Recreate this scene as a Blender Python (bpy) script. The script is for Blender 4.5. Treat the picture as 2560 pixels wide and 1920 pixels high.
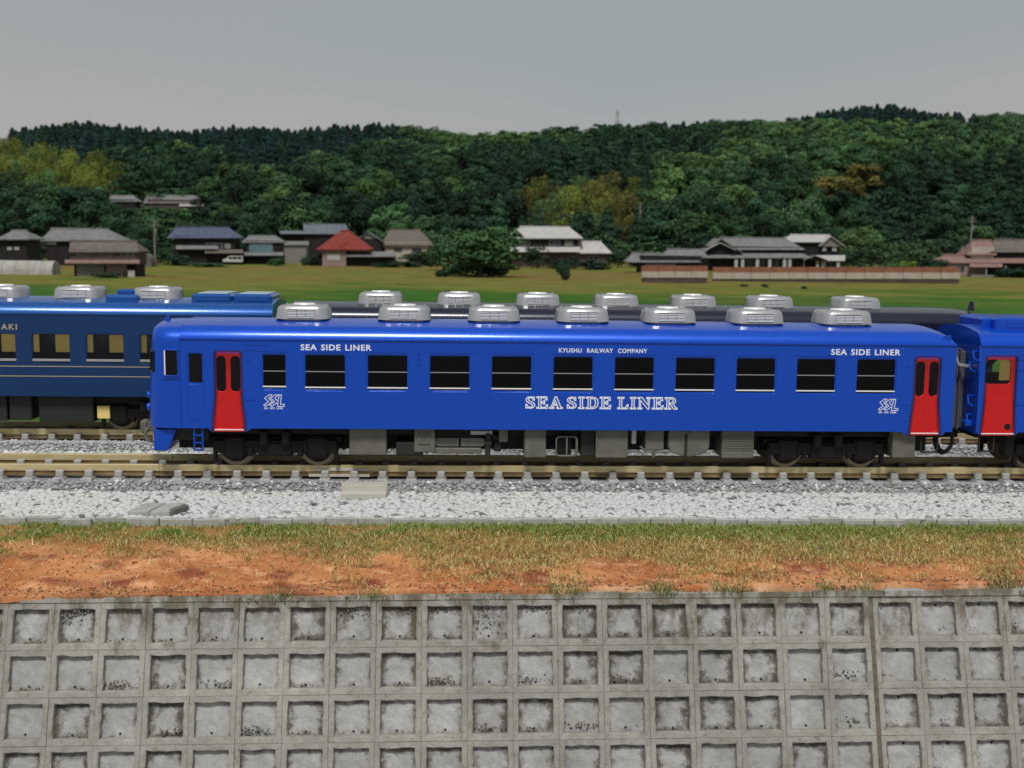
import bpy, bmesh, math, random
import numpy as np
from mathutils import Vector, Matrix

for o in list(bpy.data.objects): bpy.data.objects.remove(o)
SC = bpy.context.scene
COL = SC.collection
R = math.radians
rnd = random.Random(7)
NR = np.random.default_rng(11)

# ------------------------------------------------------------------ camera
FPX, CX0, CD, CH = 2852.73, -2.5426, 30.4907, 5.8567      # focal length in photograph pixels, camera place
PITCH, ROLL, YAW = .1228, .0128, .0465
CW, CHH = 2560, 1920
CAM = np.array([CX0, -CD, CH])
FW = np.array([math.sin(YAW)*math.cos(PITCH), math.cos(YAW)*math.cos(PITCH), -math.sin(PITCH)])
_r0 = np.array([math.cos(YAW), -math.sin(YAW), 0]); _u0 = np.cross(_r0, FW)
RT = math.cos(ROLL)*_r0 + math.sin(ROLL)*_u0
UP = -math.sin(ROLL)*_r0 + math.cos(ROLL)*_u0
cd = bpy.data.cameras.new('camera'); cam = bpy.data.objects.new('camera', cd); COL.objects.link(cam)
cd.sensor_fit = 'HORIZONTAL'; cd.sensor_width = 36; cd.lens = FPX/CW*36
cd.clip_start = .5; cd.clip_end = 6000
cam.matrix_world = Matrix(((RT[0], UP[0], -FW[0], CAM[0]), (RT[1], UP[1], -FW[1], CAM[1]), (RT[2], UP[2], -FW[2], CAM[2]), (0, 0, 0, 1)))
cd.dof.use_dof = True; cd.dof.focus_distance = 29.5; cd.dof.aperture_fstop = .62
SC.camera = cam

# ------------------------------------------------------------------ sky and sun (overcast)
SUN_EL, SUN_AZ = R(57), R(187)          # azimuth measured from +Y (north) clockwise: light comes from the camera side
wd = bpy.data.worlds.new('World'); SC.world = wd; wd.use_nodes = True
nt = wd.node_tree; nt.nodes.clear()
def N(t, kind, **kw):
    n = t.nodes.new(kind)
    for k, v in kw.items():
        if k.startswith('i_'):
            key = k[2:]
            n.inputs[int(key) if key.isdigit() else key.replace('_', ' ')].default_value = v
        else: setattr(n, k, v)
    return n
sky = N(nt, 'ShaderNodeTexSky', sky_type='NISHITA', sun_disc=False, sun_elevation=SUN_EL, sun_rotation=SUN_AZ)
tc = N(nt, 'ShaderNodeTexCoord'); mp = N(nt, 'ShaderNodeMapping'); mp.inputs['Scale'].default_value = (1.1, 1.1, 3.6)
mp.inputs['Location'].default_value = (.75, .1, .42)
no = N(nt, 'ShaderNodeTexNoise', i_Scale=1.5, i_Detail=3.5, i_Roughness=.45)
rp = N(nt, 'ShaderNodeValToRGB')
rp.color_ramp.elements[0].position = .36; rp.color_ramp.elements[0].color = (3.38, 3.64, 3.70, 1)
rp.color_ramp.elements[1].position = .72; rp.color_ramp.elements[1].color = (4.05, 3.86, 3.74, 1)
sx_ = N(nt, 'ShaderNodeSeparateXYZ'); wz = N(nt, 'ShaderNodeMapRange'); wz.interpolation_type = 'SMOOTHSTEP'
for k_, v_ in (('From Min', .08), ('From Max', .22), ('To Min', .16), ('To Max', -.06)): wz.inputs[k_].default_value = v_
wa = N(nt, 'ShaderNodeMath', operation='ADD')
mx = N(nt, 'ShaderNodeMix', data_type='RGBA'); mx.inputs['Factor'].default_value = .93
bg = N(nt, 'ShaderNodeBackground', i_Strength=.1); ow = N(nt, 'ShaderNodeOutputWorld')
L = nt.links.new
L(tc.outputs['Generated'], mp.inputs['Vector']); L(mp.outputs[0], no.inputs['Vector']); L(tc.outputs['Generated'], sx_.inputs[0]); L(sx_.outputs['Z'], wz.inputs['Value']); L(no.outputs['Fac'], wa.inputs[0]); L(wz.outputs[0], wa.inputs[1]); L(wa.outputs[0], rp.inputs['Fac'])
L(sky.outputs[0], mx.inputs['A']); L(rp.outputs[0], mx.inputs['B']); L(mx.outputs['Result'], bg.inputs['Color']); L(bg.outputs[0], ow.inputs[0])
sl = bpy.data.lights.new('sun', 'SUN'); sun = bpy.data.objects.new('sun', sl); COL.objects.link(sun)
sl.energy = 2.75; sl.angle = R(13); sl.color = (1, .97, .92)
sd = Vector((math.sin(SUN_AZ)*math.cos(SUN_EL), math.cos(SUN_AZ)*math.cos(SUN_EL), math.sin(SUN_EL)))
sun.rotation_euler = sd.to_track_quat('Z', 'Y').to_euler(); sun.location = (-20, -30, 60)
SC.view_settings.view_transform = 'Standard'; SC.view_settings.look = 'None'; SC.view_settings.exposure = 0; SC.view_settings.gamma = 1
SC.render.engine = 'CYCLES'; SC.cycles.use_denoising = True
SC.cycles.max_bounces = 6; SC.cycles.transparent_max_bounces = 12

# ------------------------------------------------------------------ pixel <-> place helpers (surveying the photograph)
def ray(px, py): return FW + RT*(px-CW/2)/FPX + UP*(CHH/2-py)/FPX
def onY(px, py, y):
    d = ray(px, py); t = (y-CAM[1])/d[1]; return CAM+d*t
def onZ(px, py, z):
    d = ray(px, py); t = (z-CAM[2])/d[2]; return CAM+d*t
def proj(P):
    d = np.asarray(P, float)-CAM; z = d@FW
    return np.stack([CW/2+FPX*(d@RT)/z, CHH/2-FPX*(d@UP)/z], -1)
def vnoise(x, y, seed=0):
    x = np.asarray(x, float); y = np.asarray(y, float)
    g = np.random.default_rng(seed).random((64, 64))
    xi = np.floor(x).astype(int); yi = np.floor(y).astype(int); fx = x-xi; fy = y-yi
    fx = fx*fx*(3-2*fx); fy = fy*fy*(3-2*fy)
    a = g[xi % 64, yi % 64]; b = g[(xi+1) % 64, yi % 64]; c = g[xi % 64, (yi+1) % 64]; d = g[(xi+1) % 64, (yi+1) % 64]
    return (a*(1-fx)+b*fx)*(1-fy)+(c*(1-fx)+d*fx)*fy
def fbm(x, y, seed=0, o=4):
    s = 0; a = .5
    for k in range(o): s = s+a*vnoise(x*2**k, y*2**k, seed+k); a *= .5
    return s/(1-.5**o)

# ------------------------------------------------------------------ object helpers
def tag(o, label=None, cat=None, group=None, kind=None):
    if label: o['label'] = label
    if cat: o['category'] = cat
    if group: o['group'] = group
    if kind: o['kind'] = kind
    return o
def empty(name, loc=(0, 0, 0), **kw):
    o = bpy.data.objects.new(name, None); o.location = loc; o.empty_display_size = .1; COL.objects.link(o); return tag(o, **kw)
def link(name, me, parent=None, **kw):
    o = bpy.data.objects.new(name, me); COL.objects.link(o)
    if parent is not None: o.parent = parent
    return tag(o, **kw)
def mesh_np(name, V, F, mat=None, tint=None, smooth=False):
    """V (n,3), F (m,k) arrays of equal polygons, tint (m,3) per face."""
    V = np.asarray(V, np.float32); F = np.asarray(F, np.int32); k = F.shape[1]
    me = bpy.data.meshes.new(name); me.vertices.add(len(V)); me.vertices.foreach_set('co', V.ravel())
    me.loops.add(F.size); me.loops.foreach_set('vertex_index', F.ravel())
    me.polygons.add(len(F)); me.polygons.foreach_set('loop_start', np.arange(len(F), dtype=np.int32)*k)
    me.polygons.foreach_set('loop_total', np.full(len(F), k, np.int32))
    if smooth: me.polygons.foreach_set('use_smooth', np.ones(len(F), bool))
    me.update(calc_edges=True)
    if tint is not None:
        at = me.color_attributes.new('tint', 'FLOAT_COLOR', 'CORNER')
        c = np.ones((len(F), k, 4), np.float32); c[:, :, :3] = np.asarray(tint)[:, None, :]
        at.data.foreach_set('color', c.ravel())
    if mat: me.materials.append(mat)
    return me
def bm_mesh(name, bm, mat=None, smooth=False, angle=35):
    me = bpy.data.meshes.new(name); bm.normal_update(); bm.to_mesh(me); bm.free()
    if mat:
        for m in (mat if isinstance(mat, (list, tuple)) else [mat]): me.materials.append(m)
    if smooth:
        me.polygons.foreach_set('use_smooth', np.ones(len(me.polygons), bool)); me.set_sharp_from_angle(angle=R(angle))
    return me
def bbox(bm, x0, x1, y0, y1, z0, z1, bev=0, mi=0, seg=1):
    r = bmesh.ops.create_cube(bm, size=1, matrix=Matrix.Translation(((x0+x1)/2, (y0+y1)/2, (z0+z1)/2)) @ Matrix.Diagonal((abs(x1-x0), abs(y1-y0), abs(z1-z0), 1)))
    fs = {f for v in r['verts'] for f in v.link_faces}
    for f in fs: f.material_index = mi
    if bev:
        es = {e for v in r['verts'] for e in v.link_edges}
        b = bmesh.ops.bevel(bm, geom=list(es), offset=bev, segments=seg, affect='EDGES', profile=.5)
        for f in b['faces']: f.material_index = mi
    return bm
def box(name, x0, x1, y0, y1, z0, z1, mat, parent=None, bev=0, **kw):
    bm = bmesh.new(); bbox(bm, x0, x1, y0, y1, z0, z1, bev); return link(name, bm_mesh(name, bm, mat), parent, **kw)
def cyl(bm, p0, p1, r, n=10, r2=None, mi=0):
    p0, p1 = Vector(p0), Vector(p1); d = p1-p0
    M = Matrix.Translation((p0+p1)/2) @ d.to_track_quat('Z', 'Y').to_matrix().to_4x4()
    k = bmesh.ops.create_cone(bm, cap_ends=True, segments=n, radius1=r, radius2=r if r2 is None else r2, depth=d.length, matrix=M)
    for f in {f for v in k['verts'] for f in v.link_faces}: f.material_index = mi
    return bm
def pipe(bm, pts, r, n=6):
    for a, b in zip(pts[:-1], pts[1:]): cyl(bm, a, b, r, n)
    return bm
def curve_mesh(cu):
    ob = bpy.data.objects.new('tmp', cu); COL.objects.link(ob); dg = bpy.context.evaluated_depsgraph_get(); dg.update()
    me = bpy.data.meshes.new_from_object(ob.evaluated_get(dg)); bpy.data.objects.remove(ob); return me
def rrect(x0, x1, z0, z1, r, n=5):
    P = []
    for cx, cz, a in ((x1-r, z1-r, 0), (x0+r, z1-r, 90), (x0+r, z0+r, 180), (x1-r, z0+r, 270)):
        for i in range(n+1):
            t = R(a+90*i/n); P.append((cx+r*math.cos(t), cz+r*math.sin(t)))
    return P
def plate(name, outline, holes, y, th, mat, parent, bev=.006, **kw):
    """an upright sheet with cut-outs, its outer face at y, th deep (away from the camera)."""
    cu = bpy.data.curves.new('tmp', 'CURVE'); cu.dimensions = '2D'; cu.fill_mode = 'BOTH'; cu.extrude = th/2-bev; cu.bevel_depth = bev; cu.bevel_resolution = 1; cu.offset = -bev
    for P in [outline]+list(holes):
        s = cu.splines.new('POLY'); s.points.add(len(P)-1); s.use_cyclic_u = True
        for q, p in zip(s.points, P): q.co = (p[0], p[1], 0, 1)
    me = curve_mesh(cu)
    me.transform(Matrix(((1, 0, 0, 0), (0, 0, -1, y+th/2), (0, 1, 0, 0), (0, 0, 0, 1))))
    me.name = name; me.materials.clear(); me.materials.append(mat)
    return link(name, me, parent, **kw)
def text_fit(name, body, x0, x1, z0, z1, y, mat, parent, weight=0, space=1.0, **kw):
    cu = bpy.data.curves.new('tmp', 'FONT'); cu.body = body; cu.size = 1; cu.offset = weight; cu.space_character = space; cu.space_word = 1.25; cu.extrude = .0
    cu.resolution_u = 3
    me = curve_mesh(cu); co = np.empty(len(me.vertices)*3, np.float32); me.vertices.foreach_get('co', co); co = co.reshape(-1, 3)
    mn, mx_ = co.min(0), co.max(0); o = np.empty_like(co)
    o[:, 0] = x0+(co[:, 0]-mn[0])/(mx_[0]-mn[0])*(x1-x0); o[:, 2] = z0+(co[:, 1]-mn[1])/(mx_[1]-mn[1])*(z1-z0); o[:, 1] = y
    me.vertices.foreach_set('co', o.ravel()); me.update(); me.materials.clear(); me.materials.append(mat); me.name = name
    return link(name, me, parent, **kw)
def ribbons(name, polys, w, y, mat, parent, **kw):
    """flat printed outlines: a strip of width w along each closed polygon."""
    V, F = [], []
    for P in polys:
        P = [Vector((a, b)) for a, b in P]; n = len(P); base = len(V)
        for i in range(n):
            a, b, c = P[i-1], P[i], P[(i+1) % n]
            d1 = (b-a).normalized(); d2 = (c-b).normalized(); n1 = Vector((-d1.y, d1.x)); n2 = Vector((-d2.y, d2.x))
            m = (n1+n2); m = m.normalized() if m.length > 1e-4 else n1; k = min(1/max(m.dot(n1), .45), 2)
            for s in (-.5, .5): q = b+m*(w*s*k); V.append((q.x, y, q.y))
        for i in range(n):
            j = (i+1) % n; F.append((base+2*i, base+2*i+1, base+2*j+1, base+2*j))
    return link(name, mesh_np(name, V, F, mat), parent, **kw)
def copy_tree(o, parent=None):
    c = o.copy(); COL.objects.link(c)
    if parent is not None: c.parent = parent
    for ch in list(o.children): copy_tree(ch, c)
    return c

# ------------------------------------------------------------------ materials
MATS = {}
def mat(name, col, rough=.6, metal=0, col2=None, scale=4., detail=4., bump=0, bscale=None, spec=.5, coat=0, stretch=(1, 1, 1), lo=.35, hi=.65):
    m = bpy.data.materials.new(name); m.use_nodes = True; t = m.node_tree; b = t.nodes['Principled BSDF']
    b.inputs['Base Color'].default_value = (*col, 1); b.inputs['Roughness'].default_value = rough; b.inputs['Metallic'].default_value = metal
    b.inputs['Specular IOR Level'].default_value = spec; b.inputs['Coat Weight'].default_value = coat; b.inputs['Coat Roughness'].default_value = .15
    if col2 or bump:
        tc = N(t, 'ShaderNodeTexCoord'); mp = N(t, 'ShaderNodeMapping'); mp.inputs['Scale'].default_value = stretch
        t.links.new(tc.outputs['Object'], mp.inputs['Vector'])
    if col2:
        n = N(t, 'ShaderNodeTexNoise', i_Scale=scale, i_Detail=detail, i_Roughness=.6)
        r = N(t, 'ShaderNodeValToRGB'); r.color_ramp.elements[0].position = lo; r.color_ramp.elements[1].position = hi
        r.color_ramp.elements[0].color = (*col, 1); r.color_ramp.elements[1].color = (*col2, 1)
        t.links.new(mp.outputs[0], n.inputs['Vector']); t.links.new(n.outputs['Fac'], r.inputs['Fac']); t.links.new(r.outputs[0], b.inputs['Base Color'])
    if bump:
        n2 = N(t, 'ShaderNodeTexNoise', i_Scale=bscale or scale*4, i_Detail=5.0); bp = N(t, 'ShaderNodeBump', i_Strength=bump, i_Distance=.02)
        t.links.new(mp.outputs[0], n2.inputs['Vector']); t.links.new(n2.outputs['Fac'], bp.inputs['Height']); t.links.new(bp.outputs[0], b.inputs['Normal'])
    MATS[name] = m; return m
def tint_mat(name, rough=.8, noise=.0, nscale=3., spec=.3, use_obj=True, trans=0):
    m = bpy.data.materials.new(name); m.use_nodes = True; t = m.node_tree; b = t.nodes['Principled BSDF']
    b.inputs['Roughness'].default_value = rough; b.inputs['Specular IOR Level'].default_value = spec
    a = N(t, 'ShaderNodeAttribute', attribute_name='tint'); out = a.outputs['Color']
    if use_obj:
        oi = N(t, 'ShaderNodeObjectInfo'); x = N(t, 'ShaderNodeMix', data_type='RGBA', blend_type='MULTIPLY'); x.inputs['Factor'].default_value = 1
        t.links.new(out, x.inputs['A']); t.links.new(oi.outputs['Color'], x.inputs['B']); out = x.outputs['Result']
    if noise:
        tc = N(t, 'ShaderNodeTexCoord'); n = N(t, 'ShaderNodeTexNoise', i_Scale=nscale, i_Detail=5.0)
        mr = N(t, 'ShaderNodeMapRange'); mr.inputs['To Min'].default_value = 1-noise; mr.inputs['To Max'].default_value = 1+noise
        mr.inputs['From Min'].default_value = .25; mr.inputs['From Max'].default_value = .75
        t.links.new(tc.outputs['Object'], n.inputs['Vector']); t.links.new(n.outputs['Fac'], mr.inputs['Value'])
        vm = N(t, 'ShaderNodeVectorMath', operation='SCALE'); t.links.new(out, vm.inputs[0]); t.links.new(mr.outputs[0], vm.inputs['Scale']); out = vm.outputs[0]
    t.links.new(out, b.inputs['Base Color'])
    MATS[name] = m; return m
def glass_mat(name, tintc=(.25, .27, .3), gl=.08):
    m = bpy.data.materials.new(name); m.use_nodes = True; t = m.node_tree; t.nodes.remove(t.nodes['Principled BSDF'])
    tr = N(t, 'ShaderNodeBsdfTransparent'); tr.inputs[0].default_value = (*tintc, 1); g = N(t, 'ShaderNodeBsdfGlossy', i_Roughness=.04)
    fr = N(t, 'ShaderNodeFresnel', i_IOR=1.28); mxs = N(t, 'ShaderNodeMixShader')
    t.links.new(fr.outputs[0], mxs.inputs[0]); t.links.new(tr.outputs[0], mxs.inputs[1]); t.links.new(g.outputs[0], mxs.inputs[2])
    t.links.new(mxs.outputs[0], t.nodes['Material Output'].inputs[0]); MATS[name] = m; return m
def paint_mat(name, col, rough, red=None, doors=()):
    """body paint; doors = (centre x, half width up, half width at the foot, z of the head, z where it flares, z foot): sprayed red with soft edges."""
    m = bpy.data.materials.new(name); m.use_nodes = True; t = m.node_tree; b = t.nodes['Principled BSDF']
    b.inputs['Roughness'].default_value = rough; b.inputs['Coat Weight'].default_value = .6; b.inputs['Coat Roughness'].default_value = .14; b.inputs['Specular IOR Level'].default_value = .2; b.inputs['Coat IOR'].default_value = 1.42
    b.inputs['Metallic'].default_value = .25
    tc = N(t, 'ShaderNodeTexCoord'); sp = N(t, 'ShaderNodeSeparateXYZ'); t.links.new(tc.outputs['Object'], sp.inputs[0])
    n = N(t, 'ShaderNodeTexNoise', i_Scale=60., i_Detail=3.0); mr = N(t, 'ShaderNodeMapRange'); mr.inputs['To Min'].default_value = .93; mr.inputs['To Max'].default_value = 1.07
    t.links.new(tc.outputs['Object'], n.inputs['Vector']); t.links.new(n.outputs['Fac'], mr.inputs['Value'])
    rgb = N(t, 'ShaderNodeRGB'); rgb.outputs[0].default_value = (*col, 1)
    vm = N(t, 'ShaderNodeVectorMath', operation='SCALE'); t.links.new(rgb.outputs[0], vm.inputs[0]); t.links.new(mr.outputs[0], vm.inputs['Scale']); out = vm.outputs[0]
    def M(op, a, b2=None, c=None):
        k = N(t, 'ShaderNodeMath', operation=op)
        for i, v in enumerate((a, b2, c)):
            if v is None: continue
            if isinstance(v, (int, float)): k.inputs[i].default_value = v
            else: t.links.new(v, k.inputs[i])
        return k.outputs[0]
    def MR(v, f0, f1, t0, t1, smooth=True):
        k = N(t, 'ShaderNodeMapRange'); k.interpolation_type = 'SMOOTHSTEP' if smooth else 'LINEAR'
        for s, q in (('From Min', f0), ('From Max', f1), ('To Min', t0), ('To Max', t1)):
            if isinstance(q, (int, float)): k.inputs[s].default_value = q
            else: t.links.new(q, k.inputs[s])
        t.links.new(v, k.inputs['Value']); return k.outputs[0]
    for (xc, h0, h1, zt, zm, zb) in doors:
        hw = MR(sp.outputs['Z'], zb, zm, h1, h0); dx = M('ABSOLUTE', M('SUBTRACT', sp.outputs['X'], xc))
        dd = M('SUBTRACT', dx, hw); vz = MR(sp.outputs['Z'], zt-.1, zt+.05, 1., 0.); vy = MR(sp.outputs['Y'], -1.3, -1.1, 1., 0.); vv = M('MULTIPLY', vz, vy)
        mk = M('MULTIPLY', MR(dd, -.08, .035, 1., 0.), vv); mb = M('SUBTRACT', 1., M('MULTIPLY', MR(dd, -.02, .10, 1., 0.), vv))
        rc = N(t, 'ShaderNodeMix', data_type='RGBA'); rc.inputs['A'].default_value = (*red, 1); rc.inputs['B'].default_value = (red[0]*.62, red[1]*1.1, red[2]*1.3, 1)
        t.links.new(MR(sp.outputs['Z'], zm-.1, zt, 0., 1.), rc.inputs['Factor'])
        v1 = N(t, 'ShaderNodeVectorMath', operation='SCALE'); t.links.new(out, v1.inputs[0]); t.links.new(mb, v1.inputs['Scale'])
        v2 = N(t, 'ShaderNodeVectorMath', operation='SCALE'); t.links.new(rc.outputs['Result'], v2.inputs[0]); t.links.new(mk, v2.inputs['Scale'])
        v3 = N(t, 'ShaderNodeVectorMath', operation='ADD'); t.links.new(v1.outputs[0], v3.inputs[0]); t.links.new(v2.outputs[0], v3.inputs[1]); out = v3.outputs[0]
    t.links.new(out, b.inputs['Base Color']); MATS[name] = m; return m

silver = mat('silver_paint', (.36, .36, .375), .32, .35, coat=.7)
bright = mat('bright_trim', (.82, .82, .84), .35, .1)
white_print = mat('white_print', (.80, .82, .86), .6)
gold_print = mat('gold_print', (.42, .34, .22), .5)
black_plastic = mat('black_plastic', (.0045, .0045, .005), .5, col2=(.010, .0095, .009), scale=8, spec=.22)
grey_plastic = mat('underfloor_grey', (.105, .102, .084), .6, col2=(.14, .136, .112), scale=2.5)
dark_grey = mat('dark_underfloor', (.022, .024, .021), .6, spec=.3)
interior_brown = mat('interior_brown', (.09, .045, .025), .7)
interior_yellow = mat('interior_yellow', (.78, .60, .20), .7)
dark_glass = mat('dark_glass', (.005, .004, .005), .06, spec=.2)
glass = glass_mat('window_glass', (.5, .47, .45))
glass_clear = glass_mat('pale_glass', (.95, .95, .93))
brass = mat('rail_brass', (.56, .45, .22), .42, .45, col2=(.68, .58, .35), scale=1.2, stretch=(1, 1, 6))
brass_dull = mat('rail_foot', (.20, .14, .07), .5, .4, col2=(.34, .25, .13), scale=1.5)
rubber_grey = mat('gangway_grey', (.07, .075, .085), .7)
wheel_steel = mat('wheel_steel', (.24, .19, .13), .4, .6)
sleeper_mat = mat('sleeper_grey', (.34, .335, .32), .7, col2=(.42, .415, .405), scale=1.1)
concrete = mat('concrete', (.30, .30, .28), .85, col2=(.42, .42, .40), scale=3, bump=.3)
cream = mat('cream_plastic', (.47, .455, .40), .6)
# ------------------------------------------------------------------ rail cars
ZE, ZB, ZW = 3.3647, 1.0754, 2.0569       # eave, sill of the body, window bottom
HW = 1.45
ZC = 3.815                                  # crown of the roof
S = 5.563                                  # distance between the tracks
def SX(px, py, y=-HW):
    p = onY(px, py, y); return p[0], p[2]
def roof_profile(hw=HW, ze=ZE, zc=ZC, **k):
    """a generous shoulder that eases into a low crown."""
    Y, Z = [0.], [0.]
    for (f0, f1, r_) in ((10, 48, .62), (48, 75, .34), (75, 90, None)):
        if r_ is None: r_ = (hw-Y[-1])/math.cos(R(75))
        y0, z0 = Y[-1], Z[-1]
        for i in range(1, 8):
            f = f0+(f1-f0)*i/7; Y.append(y0+r_*(math.cos(R(f0))-math.cos(R(f)))); Z.append(z0+r_*(math.sin(R(f))-math.sin(R(f0))))
    k_ = (zc-ze)/Z[-1]; P = [(-hw+y, z*k_) for y, z in zip(Y, Z)]
    return P+[(-y, z) for y, z in P[-2::-1]]
def roof_loft(name, stations, mt, parent, ze=ZE, prof=None, **kw):
    """stations: (x, half width factor, height factor)."""
    prof = prof or roof_profile(); n = len(prof); V, F = [], []
    for (x, kw_, kh) in stations:
        for (y, h) in prof: V.append((x, y*kw_, ze+h*kh))
    for i in range(len(stations)-1):
        for j in range(n-1): a = i*n+j; F.append((a, a+1, a+n+1, a+n))
    me = mesh_np(name, V, F, mt, smooth=True)
    bm = bmesh.new(); bm.from_mesh(me)
    bm.verts.ensure_lookup_table()
    for i in (0, len(stations)-1): bm.faces.new([bm.verts[i*n+j] for j in range(n)])
    bmesh.ops.recalc_face_normals(bm, faces=bm.faces); bm.to_mesh(me); bm.free()
    me.polygons.foreach_set('use_smooth', np.ones(len(me.polygons), bool)); me.set_sharp_from_angle(angle=R(50))
    return link(name, me, parent, **kw)
def oct_ring(lx, ly, z, c, n=3):
    return [(a, b, z) for a, b in rrect(-lx, lx, -ly, ly, c, n)]
def make_vent(parent):
    """box-shaped roof air conditioner with a round fan and a louvred front."""
    bm = bmesh.new(); prev = None
    rings = [(.58, .52, -.16, .2), (.58, .52, .0, .2), (.695, .66, .0, .24), (.69, .655, .02, .24), (.655, .62, .295, .24), (.645, .61, .32, .235), (.605, .57, .38, .225), (.55, .50, .392, .2), (.42, .38, .415, .15)]
    for (lx, ly, z, c) in rings:
        vs = [bm.verts.new(p) for p in oct_ring(lx, ly, z, c)]
        if prev:
            for i in range(len(vs)): bm.faces.new((prev[i-1], prev[i], vs[i], vs[i-1]))
        prev = vs
    bm.faces.new(prev)
    for sx in (-.52, .52):
        for sy in (-.42, .42): cyl(bm, (sx, sy, .38), (sx, sy, .42), .03, 6)
    bmesh.ops.recalc_face_normals(bm, faces=bm.faces)
    me = bm_mesh('vent', bm, silver, True, 30); v = link('roof_vent', me, parent); v.scale = (1, 1, .86)
    bm = bmesh.new(); cyl(bm, (0, 0, .41), (0, 0, .445), .30, 24, .28); link('fan_cover', bm_mesh('fan_cover', bm, bright, True, 30), v)  # near-white base colour stands in for lamp reflection on the fan cover
    bm = bmesh.new()
    def fy(z): return -(.655+(.62-.655)*(z-.02)/.29)
    for z0_, z1_ in ((.03, .155), (.155, .28)): bbox(bm, -.345, .345, fy(z1_)-.006, -.58, z0_, z1_, 0, 1)
    for k in range(5):
        z = .06+.046*k
        for c in (-.232, 0, .232): bbox(bm, c-.108, c+.108, fy(z)-.028, -.60, z-.011, z+.012)
    link('grille', bm_mesh('grille', bm, [bright, dark_grey]), v, kind='stuff')
    return v
def window(parent, x0, x1, z0, z1, y, frame, pane_mat, bars=(), sill=None, name='window', rim=.035, r=.07, bar_mat=None, rail_mat=None):
    """frame set in an opening of the wall, with its pane and rails behind."""
    w = plate(name, rrect(x0-.001, x1+.001, z0-.001, z1+.001, r), [rrect(x0+rim, x1-rim, z0+rim, z1-rim, max(r-rim, .02))], y+.02, .05, frame, parent, .004)
    box('pane', x0+rim*.6, x1-rim*.6, y+.045, y+.055, z0+rim*.6, z1-rim*.6, pane_mat, w)
    for (b0, b1) in bars: box('rail', x0+rim*.8, x1-rim*.8, y+.025, y+.042, b0, b1, rail_mat or bar_mat or bright, w)
    if sill: box('sill', x0+rim*.5, x1-rim*.5, y+.004, y+.042, sill[0], sill[1], bar_mat or bright, w)
    return w
def bogie(parent, xc, wb, y0=0, wheel=.43, tall=.86, mt=None):
    mt = mt or black_plastic
    bm = bmesh.new()
    for s_ in (-1, 1):
        y = y0+s_*.98
        bbox(bm, xc-wb/2-.55, xc+wb/2+.55, y-.10, y+.10, .36, .74, .05)
        bbox(bm, xc-.45, xc+.45, y-.14, y+.14, .28, .66, .05)
        for w in (-1, 1):
            bbox(bm, xc+w*wb/2-.30, xc+w*wb/2+.30, y-.14, y+.14, .22, .85, .09)
            cyl(bm, (xc+w*(wb/2-.42), y-.1, .3), (xc+w*(wb/2-.42), y-.1, .5), .08, 8)
            cyl(bm, (xc+w*.28, y-.16, .62), (xc+w*.28, y-.16, .95), .13, 10)
            bbox(bm, xc+w*(wb/2+.5)-.05, xc+w*(wb/2+.5)+.05, y-.08, y+.08, .12, .5, .02)
    bbox(bm, xc-wb/2-.65, xc+wb/2+.65, y0-.95, y0+.95, .62, .8, .03)
    bbox(bm, xc-.6, xc+.6, y0-.8, y0+.8, .7, 1.1, .03)
    bo = link('bogie', bm_mesh('bogie', bm, mt), parent)
    for w in (-1, 1):
        bm = bmesh.new()
        for s_ in (-1, 1):
            ya, yb = y0+s_*.66, y0+s_*.78
            cyl(bm, (xc+w*wb/2, ya, wheel), (xc+w*wb/2, yb, wheel), wheel, 28)
            cyl(bm, (xc+w*wb/2, ya-s_*.03, wheel), (xc+w*wb/2, ya, wheel), wheel+.05, 28)
            cyl(bm, (xc+w*wb/2, yb-.01, wheel), (xc+w*wb/2, yb+.02*s_, wheel), wheel*.80, 20, mi=1)
        cyl(bm, (xc+w*wb/2, y0-.7, wheel), (xc+w*wb/2, y0+.7, wheel), .09, 8)
        link('wheelset', bm_mesh('wheelset', bm, [wheel_steel, black_plastic], True, 30), bo)
    return bo
def interior(parent, x0, x1, z=1.45):
    bm = bmesh.new(); bbox(bm, x0, x1, -1.36, 1.36, 1.14, 1.2)
    link('cabin_floor', bm_mesh('cabin_floor', bm, interior_brown), parent)
    bm = bmesh.new(); x = x0+.9
    while x < x1-.6:
        for s_ in (-1, 1):
            bbox(bm, x-.45, x+.0, s_*.4, s_*1.25, 1.2, 1.62, .04); bbox(bm, x, x+.12, s_*.4, s_*1.25, 1.2, 2.5, .04)
        x += 1.5832
    link('seats', bm_mesh('seats', bm, interior_brown), parent, kind='stuff')

RED = (.62, .010, .010)
# ---- the front car -------------------------------------------------
dl0, dl1 = SX(537, 980)[0], SX(605, 980)[0]; dr0, dr1 = SX(2282, 980)[0], SX(2351, 980)[0]
dcl, dcr = (dl0+dl1)/2, (dr0+dr1)/2; dhw = (dl1-dl0)/2
ZDT = SX(571, 876)[1]
front_paint = paint_mat('bright_blue_paint', (.002, .066, .50), .33, RED, [(dcl, dhw-.03, dhw+.05, ZDT-.02, 2.05, 1.05), (dcr, dhw-.03, dhw+.05, ZDT-.02, 2.05, 1.05)])
XR = 10.4; XL = -10.5; XS = SX(449, 860)[0]
car = empty('rail_car', label='bright blue railcar nearest the camera, red doors, white lettering and silver roof boxes', cat='rail car', group='blue rail cars in the scene')
zdoor = ZB-.085
holes = []; wins = []; rail_grey = mat('window_rail_grey', (.30, .30, .33), .4, .3)
def win_px(x0, y0, x1, y1): a = SX(x0, y1); b = SX(x1, y0); return a[0], b[0], a[1], b[1]
w0 = win_px(655.3, 884.6, 716, 974.8); wins.append((w0, True)); 
zwt = SX(800, 885)[1]
pitch = 1.5832; ww = 1.06
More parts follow.
